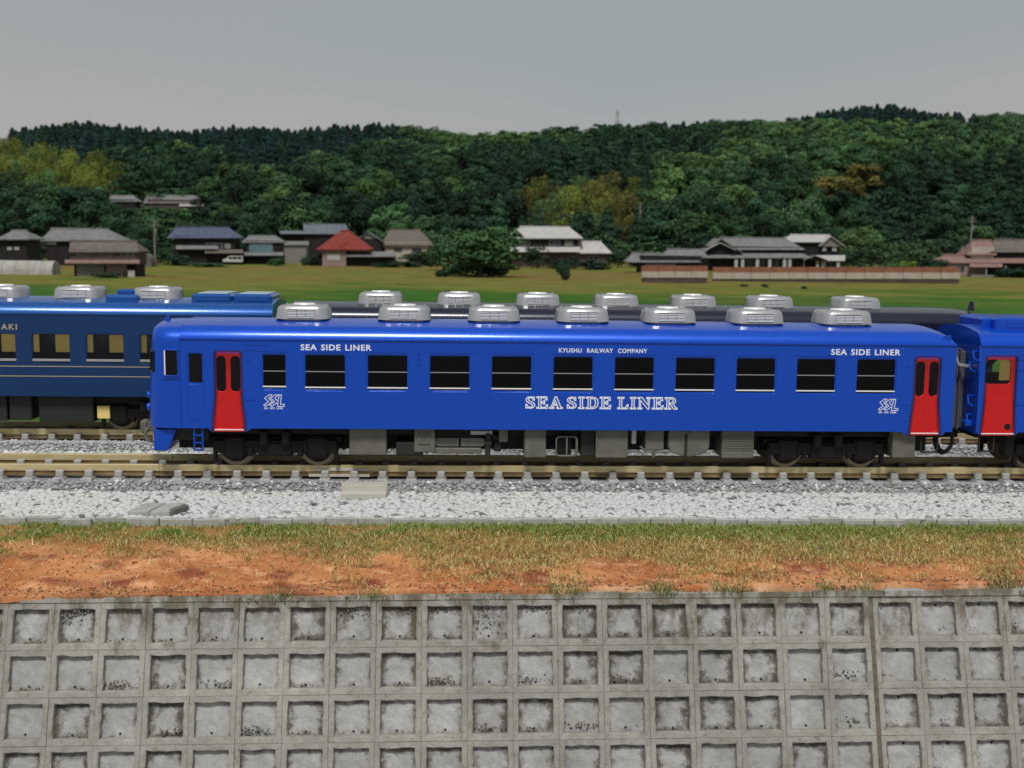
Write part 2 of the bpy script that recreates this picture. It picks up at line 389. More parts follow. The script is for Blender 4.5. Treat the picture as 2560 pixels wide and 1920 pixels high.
for k in range(10):
    xa = -6.4864+k*pitch; wins.append(((xa, xa+ww, ZW, zwt), True))
for w_, _ in wins: holes.append(rrect(*[w_[i] for i in (0, 1, 2, 3)], .08))
cabdoor = win_px(470, 882, 507, 960); holes.append(rrect(*cabdoor, .06))
dw = []
for (xc) in (dcl, dcr):
    for s_ in (-1, 1):
        zc0 = SX(571, 980)[1]; a = (xc+s_*.178-.118, xc+s_*.178+.118, SX(571, 979.5)[1], SX(571, 890)[1]); dw.append(a)
# recessed double doors: each opening takes a door of its own
dooro = [rrect(xc-dhw, xc+dhw, ZB+.0, ZDT, .09) for xc in (dcl, dcr)]
outline = [(XS, ZB), (dcl-.52, ZB), (dcl-.47, zdoor), (dcl+.45, zdoor), (dcl+.58, ZB), (dcr-.62, ZB), (dcr-.5, zdoor), (dcr+.5, zdoor), (dcr+.56, ZB), (XR, ZB), (XR, ZE), (XS, ZE)]
side = plate('body_side', outline, holes+dooro, -HW, .07, front_paint, car)
for (xc, dset) in ((dcl, dw[:2]), (dcr, dw[2:])):
    d = plate('door', rrect(xc-dhw-.02, xc+dhw+.02, ZB-.01, ZDT+.02, .09), [rrect(*w_, .115, 6) for w_ in dset], -HW+.03, .05, front_paint, car, label='red double door fading into blue at its edges')
    for w_ in dset: box('window_pane', w_[0]-.02, w_[1]+.02, -HW+.055, -HW+.065, w_[2]-.02, w_[3]+.02, dark_glass, d)
    box('threshold', xc-dhw-.02, xc+dhw+.03, -HW-.012, -HW+.03, ZB-.045, ZB-.02, white_print, d)
    box('door_seam', xc-.008, xc+.008, -HW+.024, -HW+.034, ZB, ZDT-.02, front_paint, d)
plate('body_side', [(XL+.3, ZB), (XR, ZB), (XR, ZE), (XL+.3, ZE)], [], HW-.07, .07, front_paint, car)
for (w_, big) in wins:
    zm = w_[2]+(w_[3]-w_[2])*.52
    window(car, *w_, -HW, front_paint, glass, [(zm-.011, zm+.011)], (w_[2]+.072, w_[2]+.102), rim=.03, r=.075, rail_mat=rail_grey)
window(car, *cabdoor, -HW, front_paint, dark_glass, rim=.03, r=.06)
# rain strips over the windows and small fittings on the side
bm = bmesh.new()
for (w_, b) in wins: bbox(bm, w_[0]-.07, w_[1]+.07, -HW-.014, -HW+.01, w_[3]+.055, w_[3]+.075)
for (px0, px1, py) in ((610, 672, 861.5), (610, 670, 875.3), (614, 626, 900.5), (613, 636, 999.5), (652, 673, 1032), (2250, 2272, 1012), (2255, 2268, 1051), (2264, 2277, 915)):
    a = SX(px0, py); b = SX(px1, py); bbox(bm, a[0], b[0], -HW-.016, -HW+.01, a[1]-.009, a[1]+.009)
for (px, py) in ((1046.5, 885), (1046.5, 896), (1046, 911)):
    a = SX(px, py); bbox(bm, a[0]-.03, a[0]+.03, -HW-.03, -HW+.01, a[1]-.015, a[1]+.015)
a = SX(1408, 1052); cyl(bm, (a[0], -HW-.012, a[1]), (a[0], -HW+.01, a[1]), .075, 16)
a = SX(507, 989); cyl(bm, (a[0], -HW-.012, a[1]), (a[0], -HW+.01, a[1]), .06, 14)
link('side_fittings', bm_mesh('side_fittings', bm, front_paint), car, kind='stuff')
# crew door outline: raised strips round it
a = SX(466, 873); b = SX(512, 1048)
bm = bmesh.new()
for (x0, x1, z0, z1) in ((a[0], b[0], a[1]-.008, a[1]+.008), (a[0], b[0], b[1]-.008, b[1]+.008), (a[0]-.008, a[0]+.008, b[1], a[1]), (b[0]-.008, b[0]+.008, b[1], a[1])):
    bbox(bm, x0, x1, -HW-.008, -HW+.01, z0, z1)
link('crew_door_frame', bm_mesh('crew_door_frame', bm, front_paint), car, kind='stuff')
# roof with a domed end, gutter
st = [(XS+.0, 1, .99)]+[(XS+.01+i*(9.62-XS)/12, 1, 1) for i in range(13)]
for i in range(1, 11):
    u = i/10; st.append((9.62+.78*math.sin(u*math.pi/2), 1-.015*u*u, max(math.cos(u*math.pi/2), .03)**.8))
roof_loft('roof', st, front_paint, car)
box('gutter', XS, XR-.02, -HW-.035, -HW+.02, ZE-.012, ZE+.022, front_paint, car)
plate('roof_socket', rrect(-.1, .1, -.07, .07, .02), [], 0, .03, front_paint, car).location = (onY(2366, 845, -1.3)[0], -1.38, onY(2366, 845, -1.3)[2])
# rear end wall
box('end_wall', XR-.07, XR-.005, -HW+.07, HW-.07, ZB, ZE+.04, front_paint, car)
# the rounded cab
NS = 13; prof = [(-1, 0)]; V, F = [], []
rp_ = roof_profile(); rows = []
cabz = [ZB-.0, 1.35, 1.6, 1.9, 2.2, 2.5, 2.8, 3.05, 3.2, ZE-.03]
for i in range(NS):
    u = i/(NS-1); x = XS-.006-(XS-.006-XL)*math.sin(u*math.pi/2)     # denser toward the nose
    t = (x-XL)/.62; k = math.sqrt(max(0, 1-(1-min(t, 1))**2)); hw = HW-.004-.48*(1-k)
    kr = .985-.30*(1-k)**1.3-.04*(1-min((x-XL)/.8, 1)); ze = ZE-.03-.0*(1-k)
    lean = lambda z: .10*max(0, (z-2.0))*(1-k)
    row = [(x+lean(z), -hw, z) for z in cabz]+[(x+lean(ZE)+.02*(1-k), y*hw/HW, ze+h*kr) for y, h in rp_[1:-1]]+[(x+lean(z), hw, z) for z in reversed(cabz)]
    rows.append(row)
n = len(rows[0])
for r_ in rows: V += r_
for i in range(NS-1):
    for j in range(n-1): a = i*n+j; F.append((a, a+n, a+n+1, a+1))
me = mesh_np('cab', V, F, front_paint, smooth=True); bm = bmesh.new(); bm.from_mesh(me); bm.verts.ensure_lookup_table()
bm.faces.new([bm.verts[(NS-1)*n+j] for j in range(n)]); bmesh.ops.recalc_face_normals(bm, faces=bm.faces); bm.to_mesh(me); bm.free()
me.polygons.foreach_set('use_smooth', np.ones(len(me.polygons), bool)); me.set_sharp_from_angle(angle=R(50))
cab = link('cab', me, car)
def proud_window(x0, x1, z0, z1, y, r, nm, parent, rimmat):
    p = plate(nm, rrect(x0, x1, z0, z1, r), [rrect(x0+.03, x1-.03, z0+.03, z1-.03, max(r-.02, .015))], y-.022, .04, rimmat, parent, .005)
    box('pane', x0+.015, x1-.015, y-.012, y+.01, z0+.015, z1-.015, dark_glass, p); return p
cw = win_px(410, 873, 445.5, 941)
proud_window(*cw, -HW, .05, 'cab_window', cab, front_paint)
box('cab_window_edge', cw[0]+.015, cw[0]+.045, -HW-.026, -HW-.018, cw[2]+.04, cw[3]-.03, bright, cab)
box('cab_window_sill', cw[0]-.02, cw[1]+.02, -HW-.03, -HW, cw[2]-.05, cw[2]-.03, front_paint, cab)
# wrap-round windscreen corner: a curved dark pane following the rounded corner
V, F = [], []; zs0 = SX(385, 932)[1]; zs1 = SX(385, 877)[1]; K = 8
for i in range(K+1):
    x = XL+.015+.20*(i/K)**1.5; t = (x-XL)/.62; k = math.sqrt(max(0, 1-(1-t)**2)); hw = HW-.004-.48*(1-k)+.012
    for z in (zs0, zs0+.06, zs1-.06, zs1): V.append((x+.10*max(0, z-2.0)*(1-k)-.008, -hw+(.0 if zs0 < z < zs1 else .01), z))
for i in range(K):
    for j in range(3): a = i*4+j; F.append((a, a+1, a+5, a+4))
me = mesh_np('windscreen', V, F, dark_glass, smooth=True); ws = link('windscreen', me, cab)
so = ws.modifiers.new('thick', 'SOLIDIFY'); so.thickness = .02; so.offset = 0
box('windscreen', XL-.012, XL+.03, -.85, .85, 2.2, 3.0, dark_glass, cab, .01)
for sy in (-.95, .95):
    bm = bmesh.new(); cyl(bm, (XL-.07, sy, 1.55), (XL+.12, sy, 1.55), .10, 14); cyl(bm, (XL-.05, sy, 1.86), (XL+.12, sy, 1.86), .09, 14)
    link('tail_light', bm_mesh('tail_light', bm, front_paint, True), cab, kind='stuff'); bm = bmesh.new(); cyl(bm, (XL+.08, sy*.45, 3.53), (XL+.34, sy*.45, 3.53), .1, 12); link('headlight', bm_mesh('headlight', bm, front_paint, True), cab)
a = onY(420, 797, -.3); bm = bmesh.new(); cyl(bm, (a[0], -.3, a[2]-.10), (a[0], -.3, a[2]), .09, 12); cyl(bm, (a[0], -.3, a[2]), (a[0], -.3, a[2]+.07), .045, 10)
link('horn', bm_mesh('horn', bm, front_paint, True), cab)
# skirt / snow plough, steps, coupler
p0, p1, p2, p3 = SX(379, 1072, -1.3), SX(441, 1072, -1.3), SX(420, 1127, -1.3), SX(380, 1126, -1.3)
bm = bmesh.new()
for y in (-1.3, 1.3): pass
vs = [[bm.verts.new((p[0]+(.05 if q in (0, 3) else 0), y, p[1])) for q, p in enumerate((p0, p1, p2, p3))] for y in (-1.32, 1.32)]
bm.faces.new(vs[0]); bm.faces.new(vs[1][::-1])
for i in range(4): bm.faces.new((vs[0][i], vs[1][i], vs[1][(i+1) % 4], vs[0][(i+1) % 4]))
bmesh.ops.recalc_face_normals(bm, faces=bm.faces); bmesh.ops.bevel(bm, geom=list(bm.edges), offset=.02, segments=1, affect='EDGES')
link('snow_plough', bm_mesh('snow_plough', bm, front_paint), car)
box('cab_underside', p1[0]-.3, SX(520, 1080, -1.2)[0], -1.15, 1.15, .72, ZB, dark_grey, car)
def ladder(parent, px0, px1, py0, py1, y, mt, rungs=3):
    a = SX(px0, py0, y); b = SX(px1, py1, y); bm = bmesh.new()
    for x in (a[0], b[0]): bbox(bm, x-.02, x+.02, y-.02, y+.02, b[1], a[1])
    for i in range(rungs):
        z = b[1]+.012+(a[1]-b[1])*i/max(rungs, 1); bbox(bm, a[0], b[0], y-.05, y+.022, z-.018, z+.018)
    return link('step_ladder', bm_mesh('step_ladder', bm, mt), parent)
ladder(car, 485.5, 507.5, 1070, 1126, -1.36, front_paint, 3)
bm = bmesh.new(); bbox(bm, XL-.35, XL+.4, -.12, .12, .78, 1.02, .03); bbox(bm, XL-.5, XL-.3, -.18, .18, .72, 1.06, .04); link('coupler', bm_mesh('coupler', bm, grey_plastic), car)
bm = bmesh.new(); pipe(bm, [(XL-.1, -.5, 1.0), (XL-.28, -.5, .85), (XL-.24, -.5, .6), (XL-.05, -.5, .55)], .04); link('brake_hose', bm_mesh('brake_hose', bm, grey_plastic), car); bm = bmesh.new(); pipe(bm, [(XL-.1, -.75, 1.0), (XL-.22, -.75, .8), (XL-.1, -.75, .6)], .035); link('brake_hose', bm_mesh('brake_hose', bm, grey_plastic), car)
# underfloor equipment
YU = -1.22
def ubox(px0, py0, px1, py1, name, mt=grey_plastic, y=YU, depth=.9, bev=.025, **kw):
    a = SX(px0, py1, y); b = SX(px1, py0, y); return box(name, a[0], b[0], y, y+depth, a[1], b[1], mt, car, bev, **kw)
ubox(873.5, 1062, 966, 1138, 'equipment_box'); ubox(990, 1106, 1058, 1138, 'battery_box', dark_grey)
o = ubox(1035.5, 1062, 1088, 1131, 'control_box', y=-1.27)
a = SX(1045, 1110, -1.27); b = SX(1075, 1085, -1.27)
plate('cover_frame', [(a[0], a[1]), (b[0], a[1]), (b[0], b[1]), (a[0], b[1])], [[(a[0]+.05, a[1]+.05), (b[0]-.05, a[1]+.05), (b[0]-.05, b[1]-.03), (a[0]+.05, b[1]-.03)]], -1.295, .03, grey_plastic, o, .004)
ubox(1089, 1072, 1204, 1119, 'engine_block', black_plastic, y=-1.1)
for (p0_, p1_) in ((1096, 1147), (1152, 1203)):
    bm = bmesh.new()
    for i in range(3):
        c = p0_+(p1_-p0_)*(i+.5)/3; q = SX(c, 1105, -1.12); r_ = .108
        cyl(bm, (q[0]-.085, -1.15, q[1]), (q[0]-.085, -1.12, q[1]), r_, 16); cyl(bm, (q[0]+.085, -1.15, q[1]), (q[0]+.085, -1.12, q[1]), r_, 16); bbox(bm, q[0]-.09, q[0]+.09, -1.15-.0015*(i+1), -1.12, q[1]-r_, q[1]+r_)
    link('cylinder_cover', bm_mesh('cylinder_cover', bm, grey_plastic), car)
ubox(1083, 1120, 1204, 1134, 'oil_pan', grey_plastic, y=-1.17, depth=.7); ubox(1176, 1077, 1231, 1087, 'exhaust_manifold', silver, y=-1.15, depth=.3, bev=.01)
bm = bmesh.new(); q = SX(1219, 1140, -1.2); q2 = SX(1219, 1108, -1.2); bbox(bm, q[0]-.07, q[0]+.07, -1.27, -1.1, q[1], q2[1], .015); bbox(bm, q[0]-.1, q[0]+.1, -1.3, -1.08, q2[1]-.03, q2[1]+.03, .01); bbox(bm, q[0]-.06, q[0]+.08, -1.2, -1.0, q2[1], q2[1]+.25, .01)
bbox(bm, q[0]+.15, q[0]+.36, -1.1, -.6, q[1]+.1, q[1]+.36, .03); bbox(bm, q[0]+.1, q[0]+.3, -1.0, -.6, q2[1]-.02, q2[1]+.3, .03); link('air_filter', bm_mesh('air_filter', bm, dark_grey), car, kind='stuff')
ubox(1247, 1065, 1270, 1105, 'junction_box', depth=.4)
ubox(1311, 1062, 1366, 1144, 'water_tank', y=-1.26)
a = SX(1388.5, 1141, -1.24); b = SX(1445, 1090, -1.24)
fr = plate('radiator_frame', rrect(a[0], b[0], a[1], b[1], .09), [rrect(a[0]+.035, b[0]-.06, a[1]+.035, b[1]-.035, .07)], -1.28, .12, grey_plastic, car, .012)
box('radiator_core', a[0]+.04, a[0]+.42, -1.15, -.6, a[1]+.03, b[1]-.03, black_plastic, fr); box('radiator_bar', a[0]+.27, a[0]+.31, -1.27, -1.24, a[1]+.03, b[1]-.03, grey_plastic, fr)
ubox(1450, 1070, 1489, 1140, 'compressor', dark_grey, y=-1.12)
o = ubox(1489, 1062, 1571, 1144, 'fuel_tank', y=-1.27)
a = SX(1489, 1143, -1.27); b = SX(1566, 1076, -1.27)
plate('tank_rim', [(a[0], a[1]), (b[0], a[1]), (b[0], b[1]), (a[0], b[1])], [[(a[0]+.03, a[1]+.085), (b[0]-.03, a[1]+.085), (b[0]-.03, b[1]-.03), (a[0]+.03, b[1]-.03)]], -1.30, .03, grey_plastic, o, .004)
ubox(1578, 1070, 1592, 1110, 'pipe_bracket', silver, depth=.15); ubox(1613, 1070, 1661, 1126, 'reservoir'); 
bm = bmesh.new(); q = SX(1600, 1127, -1.22); q2 = SX(1680, 1127, -1.22); pipe(bm, [(q[0], -1.22, q[1]+.12), (q[0]+.15, -1.22, q[1]-.02), (q[0]+.8, -1.22, q[1]-.03), (q2[0], -1.22, q[1]+.08)], .03, 8); q3 = SX(1634, 1134, -1.22); cyl(bm, (q3[0], -1.22, q3[1]-.08), (q3[0], -1.22, q3[1]+.1), .05, 8); link('pipework', bm_mesh('pipework', bm, grey_plastic), car)
# round tank with a strap
a = SX(1672, 1076, -1.25); b = SX(1773, 1142, -1.25); bm = bmesh.new(); xc = (a[0]+b[0])/2; hw_ = (b[0]-a[0])/2; P = [(-hw_, .75), (-hw_, .25), (-hw_*.86, .12), (-hw_*.55, .04), (0, 0), (hw_*.55, .04), (hw_*.86, .12), (hw_, .25), (hw_, .75)]
vs = [[bm.verts.new((xc+x, y, b[1]+z)) for x, z in P] for y in (-1.25, -.5)]; bm.faces.new(vs[0]); bm.faces.new(vs[1][::-1])
for i in range(len(P)): bm.faces.new((vs[0][i], vs[1][i], vs[1][(i+1) % len(P)], vs[0][(i+1) % len(P)]))
bmesh.ops.recalc_face_normals(bm, faces=bm.faces); bmesh.ops.bevel(bm, geom=list(bm.edges), offset=.02, segments=1, affect='EDGES'); tk = link('air_tank', bm_mesh('air_tank', bm, grey_plastic), car)
box('strap', xc-.03, xc+.03, -1.275, -1.24, b[1]+.01, b[1]+.68, grey_plastic, tk, .006); box('strap', xc-.12, xc-.05, -1.262, -1.24, b[1]+.02, b[1]+.6, dark_grey, tk, .004)
o = ubox(1804, 1062, 1887, 1146, 'resistor_box', y=-1.26)
a = SX(1808, 1124, -1.26); b = SX(1884, 1091, -1.26)
for k in range(7):
    z = a[1]+(b[1]-a[1])*k/6; box('cooling_fin', a[0], b[0], -1.278, -1.25, z-.011, z+.011, grey_plastic, o)
ubox(2230, 1075, 2291, 1145, 'toilet_tank', y=-1.27); ladder(car, 2303, 2342, 1096, 1131, -1.3, dark_grey, 1)
box('chassis', XL+.4, XR-.1, -1.0, 1.0, .86, ZB+.05, black_plastic, car); box('shade_block', XL+.6, XR-.3, -.50, .45, .40, .86, black_plastic, car)  # block below the chassis added to keep the far rail dark
xb1 = (onY(592, 1155, -.72)[0]+onY(797, 1155, -.72)[0])/2; xb2 = (onY(1957, 1160, -.72)[0]+onY(2150, 1160, -.72)[0])/2
bogie(car, xb1, 2.12); bogie(car, xb2, 2.05)
interior(car, XS+.3, XR-.2)
# vents
VY = -.66
v0 = None
for px in (753, 1009, 1236, 1460.5, 1680.5, 1901.5, 2123.7):
    x = onY(px, 790, VY)[0]
    if v0 is None: v0 = make_vent(car); v = v0
    else: v = copy_tree(v0, car)
    v.location = (x, 0, 3.83)
# coupler and hoses at the far end
bm = bmesh.new()
for (dx, y, zt) in ((.1, -.7, .95), (.25, -.5, 1.0), (.55, -.75, .95), (.68, -.5, 1.0)):
    x = XR+dx-.25; pipe(bm, [(x, y, zt), (x+.02, y, .62), (x+.12*(1 if dx < .4 else -1), y, .42), (x+.28*(1 if dx < .4 else -1), y, .38)], .045, 7)
bbox(bm, XR-.2, XR+.75, -.15, .15, .72, .98, .03); link('coupler', bm_mesh('coupler', bm, black_plastic), car)
# printing on the side
YT = -HW-.004
def tx(body, x0, x1, ytl, ybl, ytr, ybr, wt, nm='lettering'):
    a = SX(x0, ybl); b = SX(x0, ytl); c = SX(x1, ybr); d = SX(x1, ytr)
    return text_fit(nm, body, a[0], c[0], (a[1]+c[1])/2, (b[1]+d[1])/2, YT, white_print, car, wt, 1.12)
tx('SEA SIDE LINER', 751.5, 929, 861.2, 876.2, 861.2, 876.5, .022)
tx('SEA SIDE LINER', 2077.5, 2251, 872.8, 887.5, 873.2, 888.5, .022)
tx('KYUSHU  RAILWAY  COMPANY', 1397, 1617.8, 870.6, 881.6, 871.6, 882.6, .02)
# outlined serif capitals
def serif(ch):
    s = .16; t = .085; v = .11
    if ch == 'I': return .5, [[(.03, 0), (.47, 0), (.47, t), (.25+s*.55, t), (.25+s*.55, 1-t), (.47, 1-t), (.47, 1), (.03, 1), (.03, 1-t), (.25-s*.55, 1-t), (.25-s*.55, t), (.03, t)]]
    if ch == 'E': return .88, [[(0, 0), (.84, 0), (.88, .3), (.80, .3), (.66, t), (.33, t), (.33, .47), (.5, .47), (.56, .36), (.63, .36), (.63, .68), (.56, .68), (.5, .57), (.33, .57), (.33, 1-t), (.62, 1-t), (.74, .73), (.82, .73), (.80, 1), (0, 1), (0, 1-t), (.15, 1-t), (.15, t), (0, t)]]
    if ch == 'L': return .85, [[(0, 0), (.80, 0), (.85, .36), (.77, .36), (.62, t), (.33, t), (.33, 1-t), (.5, 1-t), (.5, 1), (0, 1), (0, 1-t), (.15, 1-t), (.15, t), (0, t)]]
    if ch == 'D': return .98, [[(0, 0), (.48, 0), (.72, .05), (.9, .2), (.97, .5), (.9, .8), (.72, .95), (.48, 1), (0, 1), (0, 1-t), (.15, 1-t), (.15, t), (0, t)], [(.34, v), (.50, v), (.68, .2), (.77, .5), (.68, .8), (.5, 1-v), (.34, 1-v)]]
    if ch == 'A': return 1.05, [[(0, 0), (.36, 0), (.36, t), (.25, t), (.31, .27), (.63, .27), (.70, t), (.6, t), (.6, 0), (1.05, 0), (1.05, t), (.93, t), (.57, 1), (.45, 1), (.12, t), (0, t)], [(.345, .37), (.59, .37), (.47, .72)]]
    if ch == 'N': return 1.05, [[(0, 0), (.34, 0), (.34, t), (.23, t), (.23, .74), (.80, 0), (.92, 0), (.92, 1-t), (1.04, 1-t), (1.04, 1), (.70, 1), (.70, 1-t), (.82, 1-t), (.82, .36), (.33, 1), (0, 1), (0, 1-t), (.13, 1-t), (.13, t), (0, t)]]
    if ch == 'R': return 1.0, [[(0, 0), (.48, 0), (.48, t), (.33, t), (.33, .44), (.45, .44), (.72, 0), (1.0, 0), (1.0, t), (.92, t), (.65, .47), (.82, .56), (.87, .73), (.80, .9), (.62, 1), (0, 1), (0, 1-t), (.15, 1-t), (.15, t), (0, t)], [(.33, .53), (.52, .54), (.66, .63), (.67, .79), (.55, .9), (.33, .91)]]
    if ch == 'S': return .78, [[(.04, .02), (.12, .02), (.17, .06), (.36, 0), (.60, .05), (.75, .2), (.72, .4), (.55, .53), (.33, .63), (.22, .74), (.26, .87), (.40, .92), (.54, .86), (.64, .70), (.71, .70), (.70, .98), (.63, .98), (.58, .94), (.40, 1), (.18, .95), (.04, .80), (.07, .6), (.25, .48), (.46, .38), (.56, .26), (.51, .12), (.37, .075), (.22, .14), (.11, .33), (.03, .33)]]
def serif_text(words_, x0, x1, z0, z1):
    W = 0; items = []
    for wi, w_ in enumerate(words_):
        for ch in w_: wd_, P = serif(ch); items.append((W, P)); W += wd_+.14
        W += (.22, .42, 0)[wi]
    W -= .14; k = (x1-x0)/W; polys = []
    for (ox, P) in items:
        for q in P: polys.append([(x0+(ox+a)*k, z0+b*(z1-z0)) for a, b in q])
    return polys
a = SX(1313.5, 1021); b = SX(1692.5, 1022.3); c = SX(1500, 993)
ribbons('outline_lettering', serif_text(['SEA', 'SIDE', 'LINER'], a[0], b[0], (a[1]+b[1])/2, c[1]), .026, YT, white_print, car)
def logo(px0, py0, px1, py1):
    a = SX(px0, py1); b = SX(px1, py0); w = b[0]-a[0]; h = b[1]-a[1]
    Z = [[(ox+dx, z) for dx, z in ((.20, 1.0), (.36, 1.0), (.17, .68), (.36, .40), (.02, .0), (-.10, .10), (.16, .40), (-.04, .70))] for ox in (.08, .40)]
    Lp = [[(.80, 1), (.92, 1), (.86, .18), (1.06, .18), (1.06, 0), (.70, 0)]]
    polys = [[(a[0]+x*w, a[1]+z*h) for x, z in P] for P in Z+Lp]
    ribbons('emblem', polys, .017, YT, white_print, car)
    text_fit('emblem_caption', 'SEA  SIDE  LINER', a[0], b[0], a[1]-.075, a[1]-.025, YT, white_print, car, .02, kind='stuff')
logo(660, 987, 707.5, 1015.5); logo(2196.5, 998, 2243, 1026)

# ---- the coupled car on the right ----------------------------------
car2 = empty('rail_car', loc=(0, 0, 0), label='bright blue railcar cut off at the right edge, one red door with a square window', cat='rail car', group='blue rail cars in the scene')
X2 = SX(2446, 980)[0]
d2 = (SX(2461, 980)[0]+SX(2539, 980)[0])/2; d2w = (SX(2539, 980)[0]-SX(2461, 980)[0])/2
paint2 = paint_mat('bright_blue_paint_second', (.002, .066, .50), .33, RED, [(d2, d2w-.03, d2w+.02, SX(2500, 890)[1], 2.0, 1.05)])
X2E = X2+14
dwin = win_px(2464, 900, 2531, 960)
d2o = rrect(d2-d2w, d2+d2w, ZB, SX(2500, 889)[1], .09)
plate('body_side', [(X2, ZB), (d2-d2w-.12, ZB), (d2-d2w-.06, zdoor), (d2+d2w+.06, zdoor), (d2+d2w+.15, ZB), (X2E, ZB), (X2E, ZE), (X2, ZE)], [d2o], -HW, .07, paint2, car2)
dd = plate('door', rrect(d2-d2w-.02, d2+d2w+.02, ZB-.01, SX(2500, 888)[1]+.01, .09), [rrect(*dwin, .1)], -HW+.03, .05, paint2, car2, label='red sliding door with a square rounded window')
box('window_pane', dwin[0]-.02, dwin[1]+.02, -HW+.055, -HW+.065, dwin[2]-.02, dwin[3]+.02, glass_clear, dd)
a = SX(2462, 994); b = SX(2537, 994); box('kick_panel', a[0], b[0], -HW+.016, -HW+.035, ZB, a[1], paint2, dd, .005)
box('threshold', d2-d2w-.02, d2+d2w+.02, -HW-.012, -HW+.03, ZB-.045, ZB-.02, white_print, dd)
a = SX(2519, 1067); bm = bmesh.new(); cyl(bm, (a[0], -HW+.008, a[1]), (a[0], -HW+.03, a[1]), .085, 16); link('door_vent', bm_mesh('door_vent', bm, black_plastic), dd)
bm = bmesh.new()
for py in (886, 899, 926): a = SX(2545, py); bbox(bm, a[0], a[0]+.5, -HW-.014, -HW+.01, a[1]-.009, a[1]+.009)
a = SX(2542, 1012); bbox(bm, a[0], a[0]+.4, -HW-.014, -HW+.01, a[1]-.009, a[1]+.009); link('side_fittings', bm_mesh('side_fittings', bm, paint2), car2, kind='stuff')
plate('body_side', [(X2, ZB), (X2E, ZB), (X2E, ZE), (X2, ZE)], [rrect(dwin[0]-.5, dwin[1]+1.5, dwin[2], dwin[3]+.1, .1)], HW-.07, .07, paint2, car2)
box('end_wall', X2-.0, X2+.06, -HW+.07, HW-.07, ZB-.05, ZE+.02, paint2, car2)
box('inner_partition', d2-.02, d2+.32, -1.375, -1.365, 2.45, 2.98, interior_yellow, car2)
roof_loft('roof', [(X2, 1, 1), (X2+.05, 1.002, 1.0), (X2+5, 1.002, 1.0), (X2E, 1, 1)], paint2, car2)
box('gutter', X2, X2E, -HW-.035, -HW+.02, ZE-.012, ZE+.022, paint2, car2)
a = onY(2403, 800, -.95); za = onY(2480, 821, -.95)[2]; zt = onY(2480, 797, -.95)[2]
bm = bmesh.new(); bbox(bm, a[0]+.95, X2E, -.95, .95, za-.25, zt+.02, .05); bbox(bm, a[0]+.75, a[0]+1.1, -.6, .9, za-.1, zt, .05)
for k in range(6): bbox(bm, a[0]+1.25+1.12*k, a[0]+2.2+1.12*k, -.968, -.9, za+.02, zt-.06, .008)
link('roof_cooler', bm_mesh('roof_cooler', bm, paint2), car2)
bm = bmesh.new()
for (py, z) in ((-1.1, 2.9), (-1.1, 2.0), (-1.1, 1.5), (-1.25, 3.2)):
    pipe(bm, [(X2, py, z), (X2-.12, py, z), (X2-.12, py-.1, z-.2), (X2, py-.1, z-.25)], .03)
bbox(bm, X2-.2, X2, -1.25, -.95, 1.2, 1.36, .03); link('end_fittings', bm_mesh('end_fittings', bm, paint2), car2, kind='stuff')
bm = bmesh.new(); bbox(bm, XR, X2, -.62, .62, 1.05, 3.15, .04)
for k in range(4): bbox(bm, XR+.04+.13*k, XR+.09+.13*k, -.72, .72, 1.02, 3.22, .02)
link('gangway_bellows', bm_mesh('gangway_bellows', bm, rubber_grey), car2)
bm = bmesh.new(); a = SX(2395, 885, -.9); pipe(bm, [(XR, -.9, 3.1), (XR+.2, -.9, 3.05), (XR+.3, -.9, 2.8), (X2, -.9, 2.75)], .05); link('cable_loop', bm_mesh('cable_loop', bm, silver), car2)
ladder(car2, 2448, 2482, 1093, 1129, -1.3, dark_grey, 1)
box('chassis', X2+.2, X2E, -1.0, 1.0, .86, ZB+.05, black_plastic, car2); bogie(car2, onY(2563, 1160, -.72)[0]+1.1, 2.1); interior(car2, X2+2, X2E)
link('buffer_box', bm_mesh('b', bbox(bmesh.new(), onY(2515, 1100, -1.2)[0], onY(2538, 1100, -1.2)[0], -1.2, -.8, .38, .98, .03), black_plastic), car2)

# ---- the train on the far track ------------------------------------
YF = S-HW
def FX(px, py, y=YF): p = onY(px, py, y); return p[0], p[2]
xe = FX(682, 850)[0]
car3 = empty('rail_car', loc=(0, S, 0), label='dark blue car on the far track with twin gold lines and a gold word', cat='rail car', group='rail cars on the far track')
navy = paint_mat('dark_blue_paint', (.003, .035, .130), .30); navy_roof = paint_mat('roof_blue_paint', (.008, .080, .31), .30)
X3L, X3R = xe-21, xe
zg = FX(300, 786)[1]; z3 = FX(150, 991)[1]
w3 = []; pw3 = FX(215, 870)[0]-FX(80, 870)[0]; wx3 = FX(80, 870)[0]; ww3 = FX(175, 870)[0]-wx3; z30 = FX(128, 908)[1]; z31 = FX(128, 834)[1]
for k in [k for k in range(-9, 6) if X3L+.3 < wx3+k*pw3 and wx3+k*pw3+ww3 < X3R-.5]: w3.append((wx3+k*pw3, wx3+k*pw3+ww3, z30, z31))
h3 = [rrect(*w_, .07) for w_ in w3]; off = Matrix.Translation((0, -S, 0))
def to_car(o): o.data.transform(off)
for (yy, nm) in ((YF, 'body_side'), (S+HW-.07, 'body_side')):
    o = plate(nm, [(X3L, z3), (X3R, z3), (X3R, zg), (X3L, zg)], h3 if yy == YF else [], yy, .07, navy, car3); to_car(o)
for w_ in w3:
    w = window(car3, *w_, YF-S, navy, glass_clear, rim=.02, r=.06); box('sill', w_[0], w_[1], YF-S-.012, YF-S+.03, w_[2]+.055, w_[2]+.13, silver, w, .008)
for w_ in w3:
    for (u0, u1) in ((.0, .17), (.60, 1.0)): box('yellow_blind', w_[0]+ww3*u0, w_[0]+ww3*u1, -1.375, -1.36, w_[2]+.33, w_[3]-.02, interior_yellow, car3)
